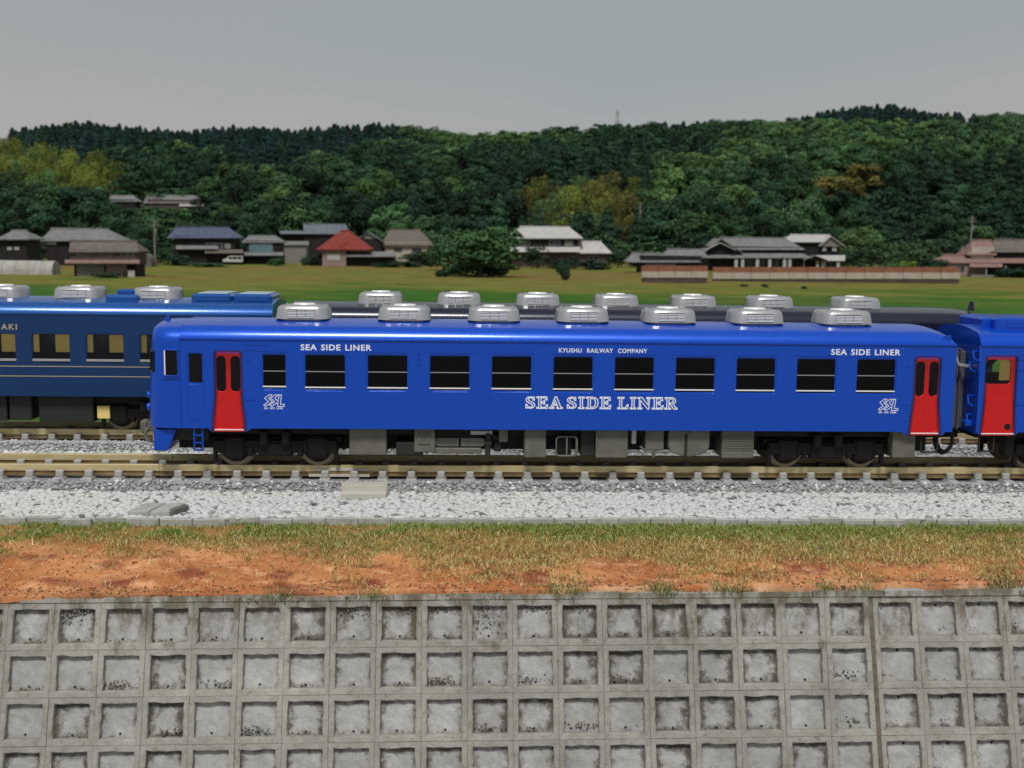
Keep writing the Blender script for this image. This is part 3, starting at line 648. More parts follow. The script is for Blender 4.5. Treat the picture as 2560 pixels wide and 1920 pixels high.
for py in (916.5, 941): a = FX(200, py); box('gold_line', X3L, X3R, -HW-.006, -HW+.01, a[1]-.011, a[1]+.011, gold_print, car3)
a = FX(3, 824); b = FX(42, 810); text_fit('lettering', 'AKI', a[0], b[0], a[1], b[1], -HW-.005, gold_print, car3, .02, 1.25)
a = FX(353, 979); b = FX(373, 974); text_fit('lettering', '3 0 9', a[0], b[0], a[1], b[1], -HW-.005, white_print, car3) if False else None
zc3 = onY(200, 741, S)[2]
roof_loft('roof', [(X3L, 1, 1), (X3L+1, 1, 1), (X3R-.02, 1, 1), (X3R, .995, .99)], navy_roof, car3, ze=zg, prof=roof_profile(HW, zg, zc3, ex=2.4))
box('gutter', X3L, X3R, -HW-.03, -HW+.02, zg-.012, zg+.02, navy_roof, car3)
box('end_wall', X3R-.06, X3R-.005, -HW+.07, HW-.07, z3, zg, navy, car3)
for px in (-12, 185, 383): v = copy_tree(v0, car3); v.location = (onY(px, 735, S+VY)[0], 0, zc3-.03)
# roof cooler at its end, a shallow pan beside it
def on3(px, py, y): p = onY(px, py, S+y); return p[0], p[2]
a = on3(478, 757, -.85); b = on3(681, 757, -.85); zt = on3(560, 737, -.85)[1]
bm = bmesh.new()
for (x0, x1) in ((a[0], (a[0]+b[0])/2-.02), ((a[0]+b[0])/2+.02, b[0]-.02)):
    bbox(bm, x0, x1, -.85, .85, a[1]-.2, zt+.02, .07); bbox(bm, x0+.15, x1-.12, -.872, -.8, a[1]+.07, a[1]+.11, .006); pass
rc3 = link('roof_cooler', bm_mesh('roof_cooler', bm, navy_roof), car3); reflection_panel = mat('painted_reflection', (.40, .50, .56), .3, .2)  # pale blue puts the reflection on the cooler tops into their colour
for (x0, x1) in ((a[0], (a[0]+b[0])/2-.02), ((a[0]+b[0])/2+.02, b[0]-.02)): box('cooler_panel', x0+.18, x1-.12, -.74, .74, zt+.015, zt+.05, reflection_panel, rc3, .012)
a = on3(264, 759, -.9); b = on3(346, 735, -.9); bm = bmesh.new(); bbox(bm, a[0], b[0], -.95, -.2, a[1]-.02, a[1]+.28, .08, seg=2); bbox(bm, a[0]+.25, b[0]-.2, -.6, .1, a[1]+.24, a[1]+.42, .05); link('roof_pan', bm_mesh('roof_pan', bm, navy_roof), car3)
a = on3(586, 772, -1.1); plate('roof_socket', rrect(-.12, .12, -.08, .08, .02), [], 0, .04, navy, car3).location = (a[0], -1.17, a[1]-.02)
box('chassis', X3L, X3R-.1, -1.0, 1.0, .8, z3+.05, black_plastic, car3)
for (p0_, p1_, t_, b_) in ((-90, 16, 995, 1052), (24, 78, 998, 1050), (98, 232, 996, 1056)):
    a = on3(p0_, b_, -1.2); b = on3(p1_, t_, -1.2); box('equipment_box', a[0], b[0], -1.2, -.3, a[1], z3+.02, dark_grey, car3, .03)
a = on3(243, 1047, -1.15); b = on3(274, 1015, -1.15); box('warning_panel', a[0], b[0], -1.15, -1.05, a[1], b[1], interior_yellow, car3, .02, label='yellow panel under the floor')
xw = onY(312, 1068, S-.72)[0]; bogie(car3, xw+1.0, 2.1); bogie(car3, X3L+4, 2.1)
car4 = empty('rail_car', loc=(0, S, 0), label='black roofed car on the far track with a row of silver roof boxes', cat='rail car', group='rail cars on the far track')
black_paint = paint_mat('black_roof_paint', (.012, .016, .034), .36)
X4L, X4R = xe+.5, FX(2490, 790)[0]
zg4 = FX(1500, 800)[1]; zc4 = onY(1250, 757, S)[2]
o = plate('body_side', [(X4L, z3), (X4R, z3), (X4R, zg4), (X4L, zg4)], [], YF, .07, black_paint, car4); to_car(o)
o = plate('body_side', [(X4L, z3), (X4R, z3), (X4R, zg4), (X4L, zg4)], [], S+HW-.07, .07, black_paint, car4); to_car(o)
st = [(X4L, 1, 1), (X4L+.05, 1, 1), (X4R-1.6, 1, 1), (X4R-1.0, 1, .97), (X4R-.5, 1, .86), (X4R-.15, .99, .62), (X4R, .97, .3)]
roof_loft('roof', st, black_paint, car4, ze=zg4, prof=roof_profile(HW, zg4, zc4, ex=2.4))
box('end_wall', X4L+.005, X4L+.06, -HW+.07, HW-.07, z3, zg4, black_paint, car4); box('end_wall', X4R-.06, X4R-.005, -HW+.07, HW-.07, z3, zg4, black_paint, car4)
for px in (949, 1148, 1347, 1546, 1742, 1936, 2155): v = copy_tree(v0, car4); v.location = (onY(px, 740, S+VY)[0], 0, zc4-.04)
a = onY(2429, 760, S); bm = bmesh.new(); cyl(bm, (a[0], 0, zc4-.1), (a[0], 0, zc4+.2), .12, 10, .07); link('roof_aerial', bm_mesh('roof_aerial', bm, black_paint), car4)
box('chassis', X4L+.1, X4R-.1, -1.0, 1.0, .8, z3+.05, black_plastic, car4); bogie(car4, X4L+3, 2.1); bogie(car4, X4R-3, 2.1)
# ------------------------------------------------------------------ ground near the track
GZ = -.62                                   # level of the gravel bed and of the fields
field_mat = bpy.data.materials.new('field_grass'); field_mat.use_nodes = True
t = field_mat.node_tree; b = t.nodes['Principled BSDF']; b.inputs['Roughness'].default_value = .95; b.inputs['Specular IOR Level'].default_value = .1
tc = N(t, 'ShaderNodeTexCoord'); mp = N(t, 'ShaderNodeMapping'); mp.inputs['Scale'].default_value = (.038, .05, 1)
n1 = N(t, 'ShaderNodeTexNoise', i_Scale=1., i_Detail=7.0, i_Roughness=.62); t.links.new(tc.outputs['Object'], mp.inputs[0]); t.links.new(mp.outputs[0], n1.inputs['Vector'])
sp = N(t, 'ShaderNodeSeparateXYZ'); t.links.new(tc.outputs['Object'], sp.inputs[0])
mr = N(t, 'ShaderNodeMapRange'); mr.inputs['From Min'].default_value = 80; mr.inputs['From Max'].default_value = 165; mr.inputs['To Min'].default_value = -.30; mr.inputs['To Max'].default_value = .10
t.links.new(sp.outputs['Y'], mr.inputs['Value']); ad = N(t, 'ShaderNodeMath', operation='ADD'); t.links.new(n1.outputs['Fac'], ad.inputs[0]); t.links.new(mr.outputs[0], ad.inputs[1])
rp = N(t, 'ShaderNodeValToRGB'); el = rp.color_ramp.elements
el[0].position = .22; el[0].color = (.030, .092, .010, 1); el[1].position = .74; el[1].color = (.140, .090, .030, 1)
e = el.new(.38); e.color = (.060, .102, .014, 1); e = el.new(.50); e.color = (.118, .126, .022, 1); e = el.new(.62); e.color = (.132, .118, .028, 1)
t.links.new(ad.outputs[0], rp.inputs['Fac'])
n2 = N(t, 'ShaderNodeTexNoise', i_Scale=.16, i_Detail=8.0, i_Roughness=.72); t.links.new(tc.outputs['Object'], n2.inputs['Vector'])
mr2 = N(t, 'ShaderNodeMapRange'); mr2.inputs['From Min'].default_value = .3; mr2.inputs['From Max'].default_value = .7; mr2.inputs['To Min'].default_value = .75; mr2.inputs['To Max'].default_value = 1.5; t.links.new(n2.outputs['Fac'], mr2.inputs['Value'])
vm = N(t, 'ShaderNodeVectorMath', operation='SCALE'); t.links.new(rp.outputs[0], vm.inputs[0]); t.links.new(mr2.outputs[0], vm.inputs['Scale']); t.links.new(vm.outputs[0], b.inputs['Base Color'])
bp = N(t, 'ShaderNodeBump', i_Strength=.6, i_Distance=.3); t.links.new(n2.outputs['Fac'], bp.inputs['Height']); t.links.new(bp.outputs[0], b.inputs['Normal'])
xs = np.linspace(-900, 900, 37); ys = np.concatenate([np.linspace(S+2.6, 60, 12), np.linspace(80, 1500, 30)])
V = [(x, y, GZ-.02 if y > 12 else GZ-.02) for y in ys for x in xs]; nx = len(xs)
F = [(j*nx+i, j*nx+i+1, (j+1)*nx+i+1, (j+1)*nx+i) for j in range(len(ys)-1) for i in range(nx-1)]
link('field', mesh_np('field', V, F, field_mat), kind='structure')

bed_mat = mat('track_bed', (.15, .15, .148), .9, col2=(.24, .242, .242), scale=14, bump=.6, bscale=30)
white_bed = mat('white_gravel_bed', (.50, .505, .485), .9, col2=(.57, .575, .55), scale=9, bump=.5, bscale=22)
X0E, X1E = -24, 26
def prof_sheet(name, prof, mt, x0=X0E, x1=X1E, **kw):
    V = [(x, y, z) for x in (x0, x1) for y, z in prof]; n = len(prof); F = [(i, i+n, i+n+1, i+1) for i in range(n-1)]
    return link(name, mesh_np(name, V, F, mt), **kw)
RB = -.37
prof_sheet('gravel_bed', [(-4.16, GZ), (S+3.0, GZ)], white_bed, kind='structure')
for c in (0, S): prof_sheet('track_bed', [(c-1.36, GZ+.002), (c-1.20, RB), (c+1.20, RB), (c+1.36, GZ+.002)], bed_mat, kind='structure')

# ------------------------------------------------------------------ stones
def ico():
    bm = bmesh.new(); bmesh.ops.create_icosphere(bm, subdivisions=1, radius=1); V = np.array([v.co for v in bm.verts]); F = np.array([[v.index for v in f.verts] for f in bm.faces]); bm.free(); return V, F
IV, IF = ico()
def stones(name, P, size, tint, mt, seed=0, flat=.7, **kw):
    g = np.random.default_rng(seed); n = len(P); Vs = IV[None]*(1+g.uniform(-.28, .28, (n, len(IV), 1)))
    sc = size[:, None]*np.stack([g.uniform(.75, 1.3, n), g.uniform(.75, 1.2, n), g.uniform(flat*.7, flat*1.25, n)], 1)
    Vs = Vs*sc[:, None]; a = g.uniform(0, 6.28, n); c, s_ = np.cos(a), np.sin(a); b_ = g.uniform(-.5, .5, n)
    x = Vs[..., 0]*c[:, None]-Vs[..., 1]*s_[:, None]; y = Vs[..., 0]*s_[:, None]+Vs[..., 1]*c[:, None]; z = Vs[..., 2]+x*np.sin(b_)[:, None]*.5
    Vs = np.stack([x, y, z], -1)+P[:, None]
    F = (IF[None]+(np.arange(n)*len(IV))[:, None, None]).reshape(-1, 3)
    return link(name, mesh_np(name, Vs.reshape(-1, 3), F, mt, np.repeat(tint, len(IF), 0)), **kw)
stone_mat = tint_mat('stone', .75, .12, 20, .3, use_obj=False)
def bed_z(y, c): return np.where(np.abs(y-c) < 1.20, RB, np.where(np.abs(y-c) < 1.36, RB+(GZ-RB)*(np.abs(y-c)-1.20)/.16, GZ))
def xr(n, lo=-17.5, hi=16): return NR.uniform(lo, hi, n)
# white gravel in front and between the tracks
n = 8400; x = xr(n); y = NR.uniform(-4.1, -1.40, n); P = np.stack([x, y, np.full(n, GZ+.02)], 1)
P[:, 2] += .06*fbm(x*1.3, y*1.3, 3)-.03
sz = NR.uniform(.065, .13, n); tn = NR.uniform(.52, .585, n)[:, None]*np.array([[.985, 1, .965]]); dk = NR.random(n) < .026; tn[dk] = NR.uniform(.14, .30, dk.sum())[:, None]; P[dk, 2] += .03; sz[dk] *= .8
warm = fbm(x*.25, y*.3, 8)[:, None]; tn *= (1+(warm-.5)*np.array([[.10, .06, -.10]]))
stones('gravel', P, sz, tn, stone_mat, 1, .5, kind='stuff', label='white crushed gravel strip in front of the near track')
n = 3600; x = xr(n); y = NR.uniform(1.4, S-1.4, n); P = np.stack([x, y, bed_z(y, 0)], 1)
tn = NR.uniform(.5, .68, n)[:, None]*np.array([[1, 1, .99]]); dk = NR.random(n) < .03; tn[dk] *= .4
stones('gravel', P, NR.uniform(.06, .12, n), tn, stone_mat, 2, .85, kind='stuff', label='white gravel lying between the two tracks')
# grey ballast on the shoulders
n = 5200; y = -1.17-.26*NR.random(n); x = xr(n); P = np.stack([x, y, bed_z(y, 0)+.01], 1); v_ = NR.uniform(.27, .37, n); hi = NR.random(n) < .07; v_[hi] = NR.uniform(.55, .75, hi.sum()); lo = NR.random(n) < .04; v_[lo] = .14
stones('ballast', P, NR.uniform(.035, .068, n), v_[:, None]*np.array([[.97, 1, 1.03]]), stone_mat, 3, .8, kind='stuff', label='grey ballast along the shoulder of the near track')
n = 4200; y = np.concatenate([S-1.16-.24*NR.random(n//2), NR.uniform(S-1.1, S-.9, n-n//2)]); x = xr(n); P = np.stack([x, y, bed_z(y, S)+.01], 1); v_ = NR.uniform(.34, .55, n)
stones('ballast', P, NR.uniform(.035, .07, n), v_[:, None]*np.array([[.97, 1, 1.02]]), stone_mat, 4, .8, kind='stuff', label='grey ballast along the shoulder of the far track')
n = 900; y = 1.16+.26*NR.random(n); x = xr(n, -17, -8); P = np.stack([x, y, bed_z(y, 0)+.01], 1); v_ = NR.uniform(.34, .55, n)
stones('ballast', P, NR.uniform(.035, .07, n), v_[:, None]*np.ones((1, 3)), stone_mat, 5, .8, kind='stuff', label='grey ballast behind the near track at its left end')

# ------------------------------------------------------------------ tracks
def rail_bm(bm, x0, x1, y, zt=0, mi=0):
    for (w, z0, z1) in ((.062, zt-.175, zt), (.022, zt-.25, zt-.175), (.095, zt-.285, zt-.25)): bbox(bm, x0, x1, y-w, y+w, z0, z1, .008 if w == .062 else 0, 1 if w == .095 or w == .022 else 0)
    return bm
def sleeper_mesh():
    bm = bmesh.new()
    vs = []
    for (z, hx, hy) in ((-.50, .15, 1.16), (-.365, .15, 1.155), (-.30, .125, 1.12)):
        vs.append([bm.verts.new((a, b_, z)) for a, b_ in ((-hx, -hy), (hx, -hy), (hx, hy), (-hx, hy))])
    for k in range(2):
        for i in range(4): bm.faces.new((vs[k][i-1], vs[k][i], vs[k+1][i], vs[k+1][i-1]))
    bm.faces.new(vs[2])
    for sy in (-1, 1):
        for o_ in (-.17, .17): bbox(bm, -.10, .10, sy*.71+o_-.075, sy*.71+o_+.075, -.31, -.125, .028)
    bmesh.ops.recalc_face_normals(bm, faces=bm.faces)
    return bm_mesh('sleeper', bm, sleeper_mat)
SLM = sleeper_mesh()
def make_track(yc, xs_, joints, label):
    tr = empty('railway_track', (0, yc, 0), label=label, cat='railway track', group='railway tracks')
    for s_ in (-1, 1):
        for a, b_ in zip(joints[:-1], joints[1:]): link('rail', bm_mesh('rail', rail_bm(bmesh.new(), a+.004, b_-.004, s_*.715), [brass, brass_dull]), tr)
    for x in xs_:
        o = link('sleeper', SLM, tr); o.location = (x+rnd.uniform(-.012, .012), 0, rnd.uniform(-.004, .004)); o.rotation_euler.z = rnd.uniform(-.006, .006)
    return tr
ZS = -.33
xa = onZ(65, 1199, ZS)[0]; xb = onZ(2526, 1208, ZS)[0]
pt = (xb-xa)/33.98; 
sl_x = [xa+pt*i for i in range(-5, 41)]
xj = onZ(392, 1165, 0)[0]; xj2 = onZ(848, 1165, 0)[0]
track = make_track(0, sl_x, [X0E, xj, xj2, X1E], 'near railway track with brassy rails under the bright blue cars')
fa = onZ(53.5, 1105, ZS)[0]; fb = onZ(319.7, 1105, ZS)[0]; fp = (fb-fa)/4
make_track(S, [fa+fp*i for i in range(-6, 44)], [X0E, X1E], 'far railway track with brassy rails under the dark cars')
# joint bars on the near rail of the near track
bm = bmesh.new()
for (p0_, p1_, z0, z1) in ((787, 920, -.16, -.075), (772, 925, -.30, -.235)):
    a = onY(p0_, 1175, -.8)[0]; b_ = onY(p1_, 1175, -.8)[0]; bbox(bm, a, b_, -.86 if z0 < -.2 else -.80, -.72, z0, z1, .012)
link('joint_bar', bm_mesh('joint_bar', bm, cream), track)
bm = bmesh.new(); a = onY(770, 1185, -.83)[0]; b_ = onY(932, 1185, -.83)[0]; bbox(bm, a, b_, -.82, -.73, -.232, -.18); link('joint_bar_base', bm_mesh('joint_bar_base', bm, brass_dull), track)

# ------------------------------------------------------------------ kerb, cable cover, stone pieces
kerb = empty('kerb', (0, -4.2, GZ), kind='structure')
xk = X0E
while xk < X1E:
    w = .765; zt = GZ+.045+rnd.uniform(-.012, .015)
    o = box('kerb_block', xk+.012, xk+w-.012, -.075, .075, -.24, zt-GZ, concrete, kerb, .018); o.rotation_euler.z = rnd.uniform(-.012, .012); o.location.y = rnd.uniform(-.01, .01); xk += w
a = onZ(848, 1229, GZ+.32); b_ = onZ(962, 1245, GZ+.2)
bm = bmesh.new(); bbox(bm, a[0], b_[0], -2.25, -1.95, GZ-.05, GZ+.20, .015); bbox(bm, a[0]-.015, b_[0]+.015, -2.0, -1.72, GZ, GZ+.37, .02)
cc = empty('cable_cover', (0, 0, 0), label='cream box shaped cable cover standing in the white gravel', cat='cable cover')
link('cover_box', bm_mesh('cover_box', bm, cream), cc)
bm = bmesh.new()
for k in range(3): bbox(bm, a[0]+.03+.385*k, a[0]+.385*(k+1), -1.99, -1.75, GZ+.37, GZ+.382)
link('cover_lid', bm_mesh('cover_lid', bm, cream), cc)
sp_ = empty('stone_slab', (0, 0, 0), label='pair of broken grey concrete slabs half sunk in the gravel above the grass', cat='stone slab')
for (p0_, p1_, py0, py1) in ((332, 388, 1265, 1288), (386, 437, 1262, 1286)):
    q = onZ(p0_, 1290, GZ+.03); q2 = onZ(p1_, 1290, GZ+.03)
    bm = bmesh.new(); bbox(bm, q[0], q2[0], -4.06, -3.25, GZ-.05, GZ+.17, .05, seg=2)
    for v in bm.verts: v.co.x += (v.co.y+3.6)*.25+rnd.uniform(-.02, .02); v.co.z += (v.co.x-q[0])*.04
    link('slab', bm_mesh('slab', bm, concrete), sp_)
bm = bmesh.new(); q = onZ(436, 1290, GZ+.05); bbox(bm, q[0]-.02, q[0]+.14, -4.0, -3.45, GZ-.05, GZ+.19, .03)
for v in bm.verts: v.co.x += (v.co.y+3.6)*.45
link('slab', bm_mesh('slab', bm, mat('dark_stone', (.13, .13, .12), .8)), sp_)

# ------------------------------------------------------------------ retaining wall of concrete crib blocks
WP = np.array([-10.521, -7.910, -1.561]); WB, WTI, WPIT = .3097, .0131, .92
WU = np.array([math.cos(WTI), 0, math.sin(WTI)]); WS = np.array([0, -math.sin(WB), -math.cos(WB)]); WN = np.cross(WU, WS); WN = WN/np.linalg.norm(WN)
if WN[1] > 0: WN = -WN
wall_mat = bpy.data.materials.new('crib_concrete'); wall_mat.use_nodes = True; t = wall_mat.node_tree; b = t.nodes['Principled BSDF']; b.inputs['Roughness'].default_value = .9; b.inputs['Specular IOR Level'].default_value = .25
def wall_nodes(t, b, c1, c2, grime_shade):
    tc = N(t, 'ShaderNodeTexCoord'); oi = N(t, 'ShaderNodeObjectInfo')
    va = N(t, 'ShaderNodeVectorMath', operation='ADD'); sc = N(t, 'ShaderNodeVectorMath', operation='SCALE'); sc.inputs['Scale'].default_value = 37.
    cb = N(t, 'ShaderNodeCombineXYZ'); t.links.new(oi.outputs['Random'], cb.inputs[0]); t.links.new(oi.outputs['Random'], cb.inputs[1]); t.links.new(cb.outputs[0], sc.inputs[0])
    t.links.new(tc.outputs['Object'], va.inputs[0]); t.links.new(sc.outputs[0], va.inputs[1])
    n1 = N(t, 'ShaderNodeTexNoise', i_Scale=2.6, i_Detail=8.0, i_Roughness=.65); n2 = N(t, 'ShaderNodeTexNoise', i_Scale=5.5, i_Detail=7.0, i_Roughness=.7); n3 = N(t, 'ShaderNodeTexNoise', i_Scale=26., i_Detail=4.0)
    for n_ in (n1, n2, n3): t.links.new(va.outputs[0], n_.inputs['Vector'])
    r1 = N(t, 'ShaderNodeValToRGB'); r1.color_ramp.elements[0].position = .3; r1.color_ramp.elements[1].position = .7; r1.color_ramp.elements[0].color = (*c1, 1); r1.color_ramp.elements[1].color = (*c2, 1); t.links.new(n1.outputs['Fac'], r1.inputs['Fac'])
    out = r1.outputs[0]
    if grime_shade:  # grime together with recess shade, painted darker toward the panel edges
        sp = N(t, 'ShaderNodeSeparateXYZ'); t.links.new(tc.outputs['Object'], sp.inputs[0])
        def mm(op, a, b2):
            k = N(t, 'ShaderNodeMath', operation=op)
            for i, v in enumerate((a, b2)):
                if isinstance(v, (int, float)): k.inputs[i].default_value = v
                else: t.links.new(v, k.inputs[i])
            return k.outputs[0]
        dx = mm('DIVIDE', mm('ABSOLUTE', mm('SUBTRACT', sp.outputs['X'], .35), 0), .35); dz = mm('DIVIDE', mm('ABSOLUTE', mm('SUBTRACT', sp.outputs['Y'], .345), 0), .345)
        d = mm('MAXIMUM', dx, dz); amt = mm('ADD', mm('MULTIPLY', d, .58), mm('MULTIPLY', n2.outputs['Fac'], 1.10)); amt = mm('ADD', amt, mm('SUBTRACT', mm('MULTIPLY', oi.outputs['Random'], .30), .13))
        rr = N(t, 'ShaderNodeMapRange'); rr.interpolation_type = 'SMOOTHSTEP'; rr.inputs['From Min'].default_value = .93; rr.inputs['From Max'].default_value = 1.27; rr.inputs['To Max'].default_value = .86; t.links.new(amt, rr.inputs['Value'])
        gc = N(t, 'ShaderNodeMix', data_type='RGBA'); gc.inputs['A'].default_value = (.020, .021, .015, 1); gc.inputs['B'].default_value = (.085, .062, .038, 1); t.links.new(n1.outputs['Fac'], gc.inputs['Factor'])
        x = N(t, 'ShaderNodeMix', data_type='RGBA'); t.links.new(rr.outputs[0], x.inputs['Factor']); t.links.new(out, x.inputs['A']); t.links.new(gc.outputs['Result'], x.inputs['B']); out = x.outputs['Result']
    else:
        rr = N(t, 'ShaderNodeMapRange'); rr.interpolation_type = 'SMOOTHSTEP'; rr.inputs['From Min'].default_value = .50; rr.inputs['From Max'].default_value = .72; rr.inputs['To Max'].default_value = .8; t.links.new(n2.outputs['Fac'], rr.inputs['Value'])
        x = N(t, 'ShaderNodeMix', data_type='RGBA'); t.links.new(rr.outputs[0], x.inputs['Factor']); t.links.new(out, x.inputs['A']); x.inputs['B'].default_value = (.16, .145, .10, 1); out = x.outputs['Result']
    ge = N(t, 'ShaderNodeNewGeometry'); w1 = N(t, 'ShaderNodeTexNoise', i_Scale=.55, i_Detail=5.0, i_Roughness=.6); t.links.new(ge.outputs['Position'], w1.inputs['Vector'])
    w2 = N(t, 'ShaderNodeMapRange'); w2.inputs['From Min'].default_value = .3; w2.inputs['From Max'].default_value = .7; w2.inputs['To Min'].default_value = .80; w2.inputs['To Max'].default_value = 1.16; t.links.new(w1.outputs['Fac'], w2.inputs['Value'])
    v0_ = N(t, 'ShaderNodeVectorMath', operation='SCALE'); t.links.new(out, v0_.inputs[0]); t.links.new(w2.outputs[0], v0_.inputs['Scale']); out = v0_.outputs[0]
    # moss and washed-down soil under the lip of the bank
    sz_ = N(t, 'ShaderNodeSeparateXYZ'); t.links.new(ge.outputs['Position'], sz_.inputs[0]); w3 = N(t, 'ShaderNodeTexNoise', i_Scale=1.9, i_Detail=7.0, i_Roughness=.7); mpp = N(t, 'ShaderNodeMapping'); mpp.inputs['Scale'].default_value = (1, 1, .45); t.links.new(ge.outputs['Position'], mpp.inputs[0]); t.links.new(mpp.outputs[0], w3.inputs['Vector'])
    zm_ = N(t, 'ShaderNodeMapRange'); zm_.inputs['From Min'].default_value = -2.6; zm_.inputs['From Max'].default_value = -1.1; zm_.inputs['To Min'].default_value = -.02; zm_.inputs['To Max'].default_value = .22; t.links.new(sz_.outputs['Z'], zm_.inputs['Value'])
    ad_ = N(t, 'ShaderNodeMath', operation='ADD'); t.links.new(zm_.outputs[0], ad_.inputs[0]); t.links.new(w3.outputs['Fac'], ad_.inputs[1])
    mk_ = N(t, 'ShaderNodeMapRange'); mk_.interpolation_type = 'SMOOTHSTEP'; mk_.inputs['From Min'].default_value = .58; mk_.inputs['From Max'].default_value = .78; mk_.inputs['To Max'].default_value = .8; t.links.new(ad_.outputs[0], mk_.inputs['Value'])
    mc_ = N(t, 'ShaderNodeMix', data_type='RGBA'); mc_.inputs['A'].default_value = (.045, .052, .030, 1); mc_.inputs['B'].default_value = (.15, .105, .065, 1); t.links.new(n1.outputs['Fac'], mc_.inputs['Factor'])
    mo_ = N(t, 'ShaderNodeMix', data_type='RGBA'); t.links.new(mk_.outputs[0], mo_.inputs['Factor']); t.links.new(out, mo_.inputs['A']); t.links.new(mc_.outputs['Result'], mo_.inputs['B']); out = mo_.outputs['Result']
    m3 = N(t, 'ShaderNodeMapRange'); m3.inputs['From Min'].default_value = .3; m3.inputs['From Max'].default_value = .7; m3.inputs['To Min'].default_value = .88; m3.inputs['To Max'].default_value = 1.12; t.links.new(n3.outputs['Fac'], m3.inputs['Value'])
    vm = N(t, 'ShaderNodeVectorMath', operation='SCALE'); t.links.new(out, vm.inputs[0]); t.links.new(m3.outputs[0], vm.inputs['Scale']); t.links.new(vm.outputs[0], b.inputs['Base Color'])
    bp = N(t, 'ShaderNodeBump', i_Strength=.5, i_Distance=.012); t.links.new(n2.outputs['Fac'], bp.inputs['Height']); t.links.new(bp.outputs[0], b.inputs['Normal'])
wall_nodes(t, b, (.25, .24, .21), (.35, .34, .31), False)
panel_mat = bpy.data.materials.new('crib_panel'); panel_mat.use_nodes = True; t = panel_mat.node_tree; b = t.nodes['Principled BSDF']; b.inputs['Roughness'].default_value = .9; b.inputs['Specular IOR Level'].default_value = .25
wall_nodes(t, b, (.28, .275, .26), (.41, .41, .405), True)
hole_mat = mat('drain_dark', (.02, .018, .016), .9)
soil_mat = tint_mat('soil_crumbs', .95, .2, 9, .1, use_obj=False)
def block_meshes(k):
    """one crib block: local x along the wall, y down the slope, z out of the wall; opening from 0..0.70 by 0..0.69."""
    g = random.Random(k); out = (-.1095, .8095, -.1145, .8045)
    d = -.125
    bm = bmesh.new(); NO = 5
    def ring(x0, x1, y0, y1, z, jit):
        P = []
        for (ax, ay, bx, by) in ((x0, y0, x1, y0), (x1, y0, x1, y1), (x1, y1, x0, y1), (x0, y1, x0, y0)):
            for i in range(NO):
                u = i/NO; P.append((ax+(bx-ax)*u+g.uniform(-jit, jit), ay+(by-ay)*u+g.uniform(-jit, jit), z+g.uniform(-jit, jit)*.5))
        return [bm.verts.new(p) for p in P]
    R0 = ring(out[0], out[1], out[2], out[3], -.24, 0); R1 = ring(out[0]+.001, out[1]-.001, out[2]+.001, out[3]-.001, -.008, .001); R2 = ring(out[0]+.007, out[1]-.007, out[2]+.007, out[3]-.007, 0, .003)
    R3 = ring(-.012, .712, -.008, .70, -.004, .015); R4 = ring(.0, .70, .002, .676, -.026, .013); R5 = ring(.006, .694, .008, .655, d-.02, .004)
    rings = [R0, R1, R2, R3, R4, R5]
    for a, c in zip(rings[:-1], rings[1:]):
        m_ = len(a)
        for i in range(m_): bm.faces.new((a[i], a[(i+1) % m_], c[(i+1) % m_], c[i]))
    bmesh.ops.recalc_face_normals(bm, faces=bm.faces)
    s_ = sum(f.normal.z for f in bm.faces)
    if s_ < 0: bmesh.ops.reverse_faces(bm, faces=bm.faces)
    fm = bm_mesh('block_frame', bm, wall_mat)
    bm = bmesh.new(); n = 6
    gv = [[bm.verts.new((.0+.70*i/n, .0+.69*j/n, d+(g.uniform(-.01, .012) if 0 < i < n and 0 < j < n else 0))) for i in range(n+1)] for j in range(n+1)]
    for j in range(n):
        for i in range(n): bm.faces.new((gv[j][i], gv[j][i+1], gv[j+1][i+1], gv[j+1][i]))
    bmesh.ops.recalc_face_normals(bm, faces=bm.faces)
    if sum(f.normal.z for f in bm.faces) < 0: bmesh.ops.reverse_faces(bm, faces=bm.faces)
    return fm, bm_mesh('panel', bm, panel_mat)
BLK = [block_meshes(k) for k in range(8)]
bm = bmesh.new(); cyl(bm, (0, 0, -.03), (0, 0, .004), .026, 10); HOLE = bm_mesh('drain_hole', bm, hole_mat)
M3 = Matrix((WU, WS, WN)).transposed().to_4x4()
wall = empty('retaining_wall', Vector(WP), label='grey concrete crib retaining wall of square recessed blocks below the orange soil', cat='retaining wall')
wall.matrix_world = Matrix.Translation(Vector(WP)) @ M3
for row in range(0, 5):
    for colm in range(-3, 25):
        q = BLK[rnd.randrange(8)]; u = colm*WPIT+(.10 if colm >= 18 else 0); v = row*WPIT
        fo = link('crib_block', q[0], wall); fo.location = (u+rnd.uniform(-.002, .002), v+rnd.uniform(-.002, .002), rnd.uniform(-.004, .004)-(.03 if colm >= 18 else 0)); fo.rotation_euler.z = rnd.uniform(-.003, .003)
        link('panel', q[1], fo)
        h = link('drain_hole', HOLE, fo); h.location = (.34+rnd.uniform(-.03, .04), (.60 if colm < 18 else .055)+rnd.uniform(-.015, .015), -.118)
box('backing', -3*WPIT-.2, 25*WPIT, -.14, 5*WPIT, -.40, -.26, hole_mat, wall)
box('joint_fill', 17.82*WPIT, 18.12*WPIT, -.14, 5*WPIT, -.235, -.045, mat('joint_soil', (.09, .075, .055), .95, col2=(.17, .15, .115), scale=6, bump=.6), wall)
# coping along the top, in pieces
xk = -3*WPIT-.1
while xk < 25*WPIT:
    w = rnd.uniform(.8, 1.7); bm = bmesh.new(); bbox(bm, xk+.006, xk+w-.006, -.245+rnd.uniform(-.03, .02), -.118, -.24, .012+rnd.uniform(-.02, .012), .014, seg=1)
    link('coping', bm_mesh('coping', bm, wall_mat), wall); xk += w

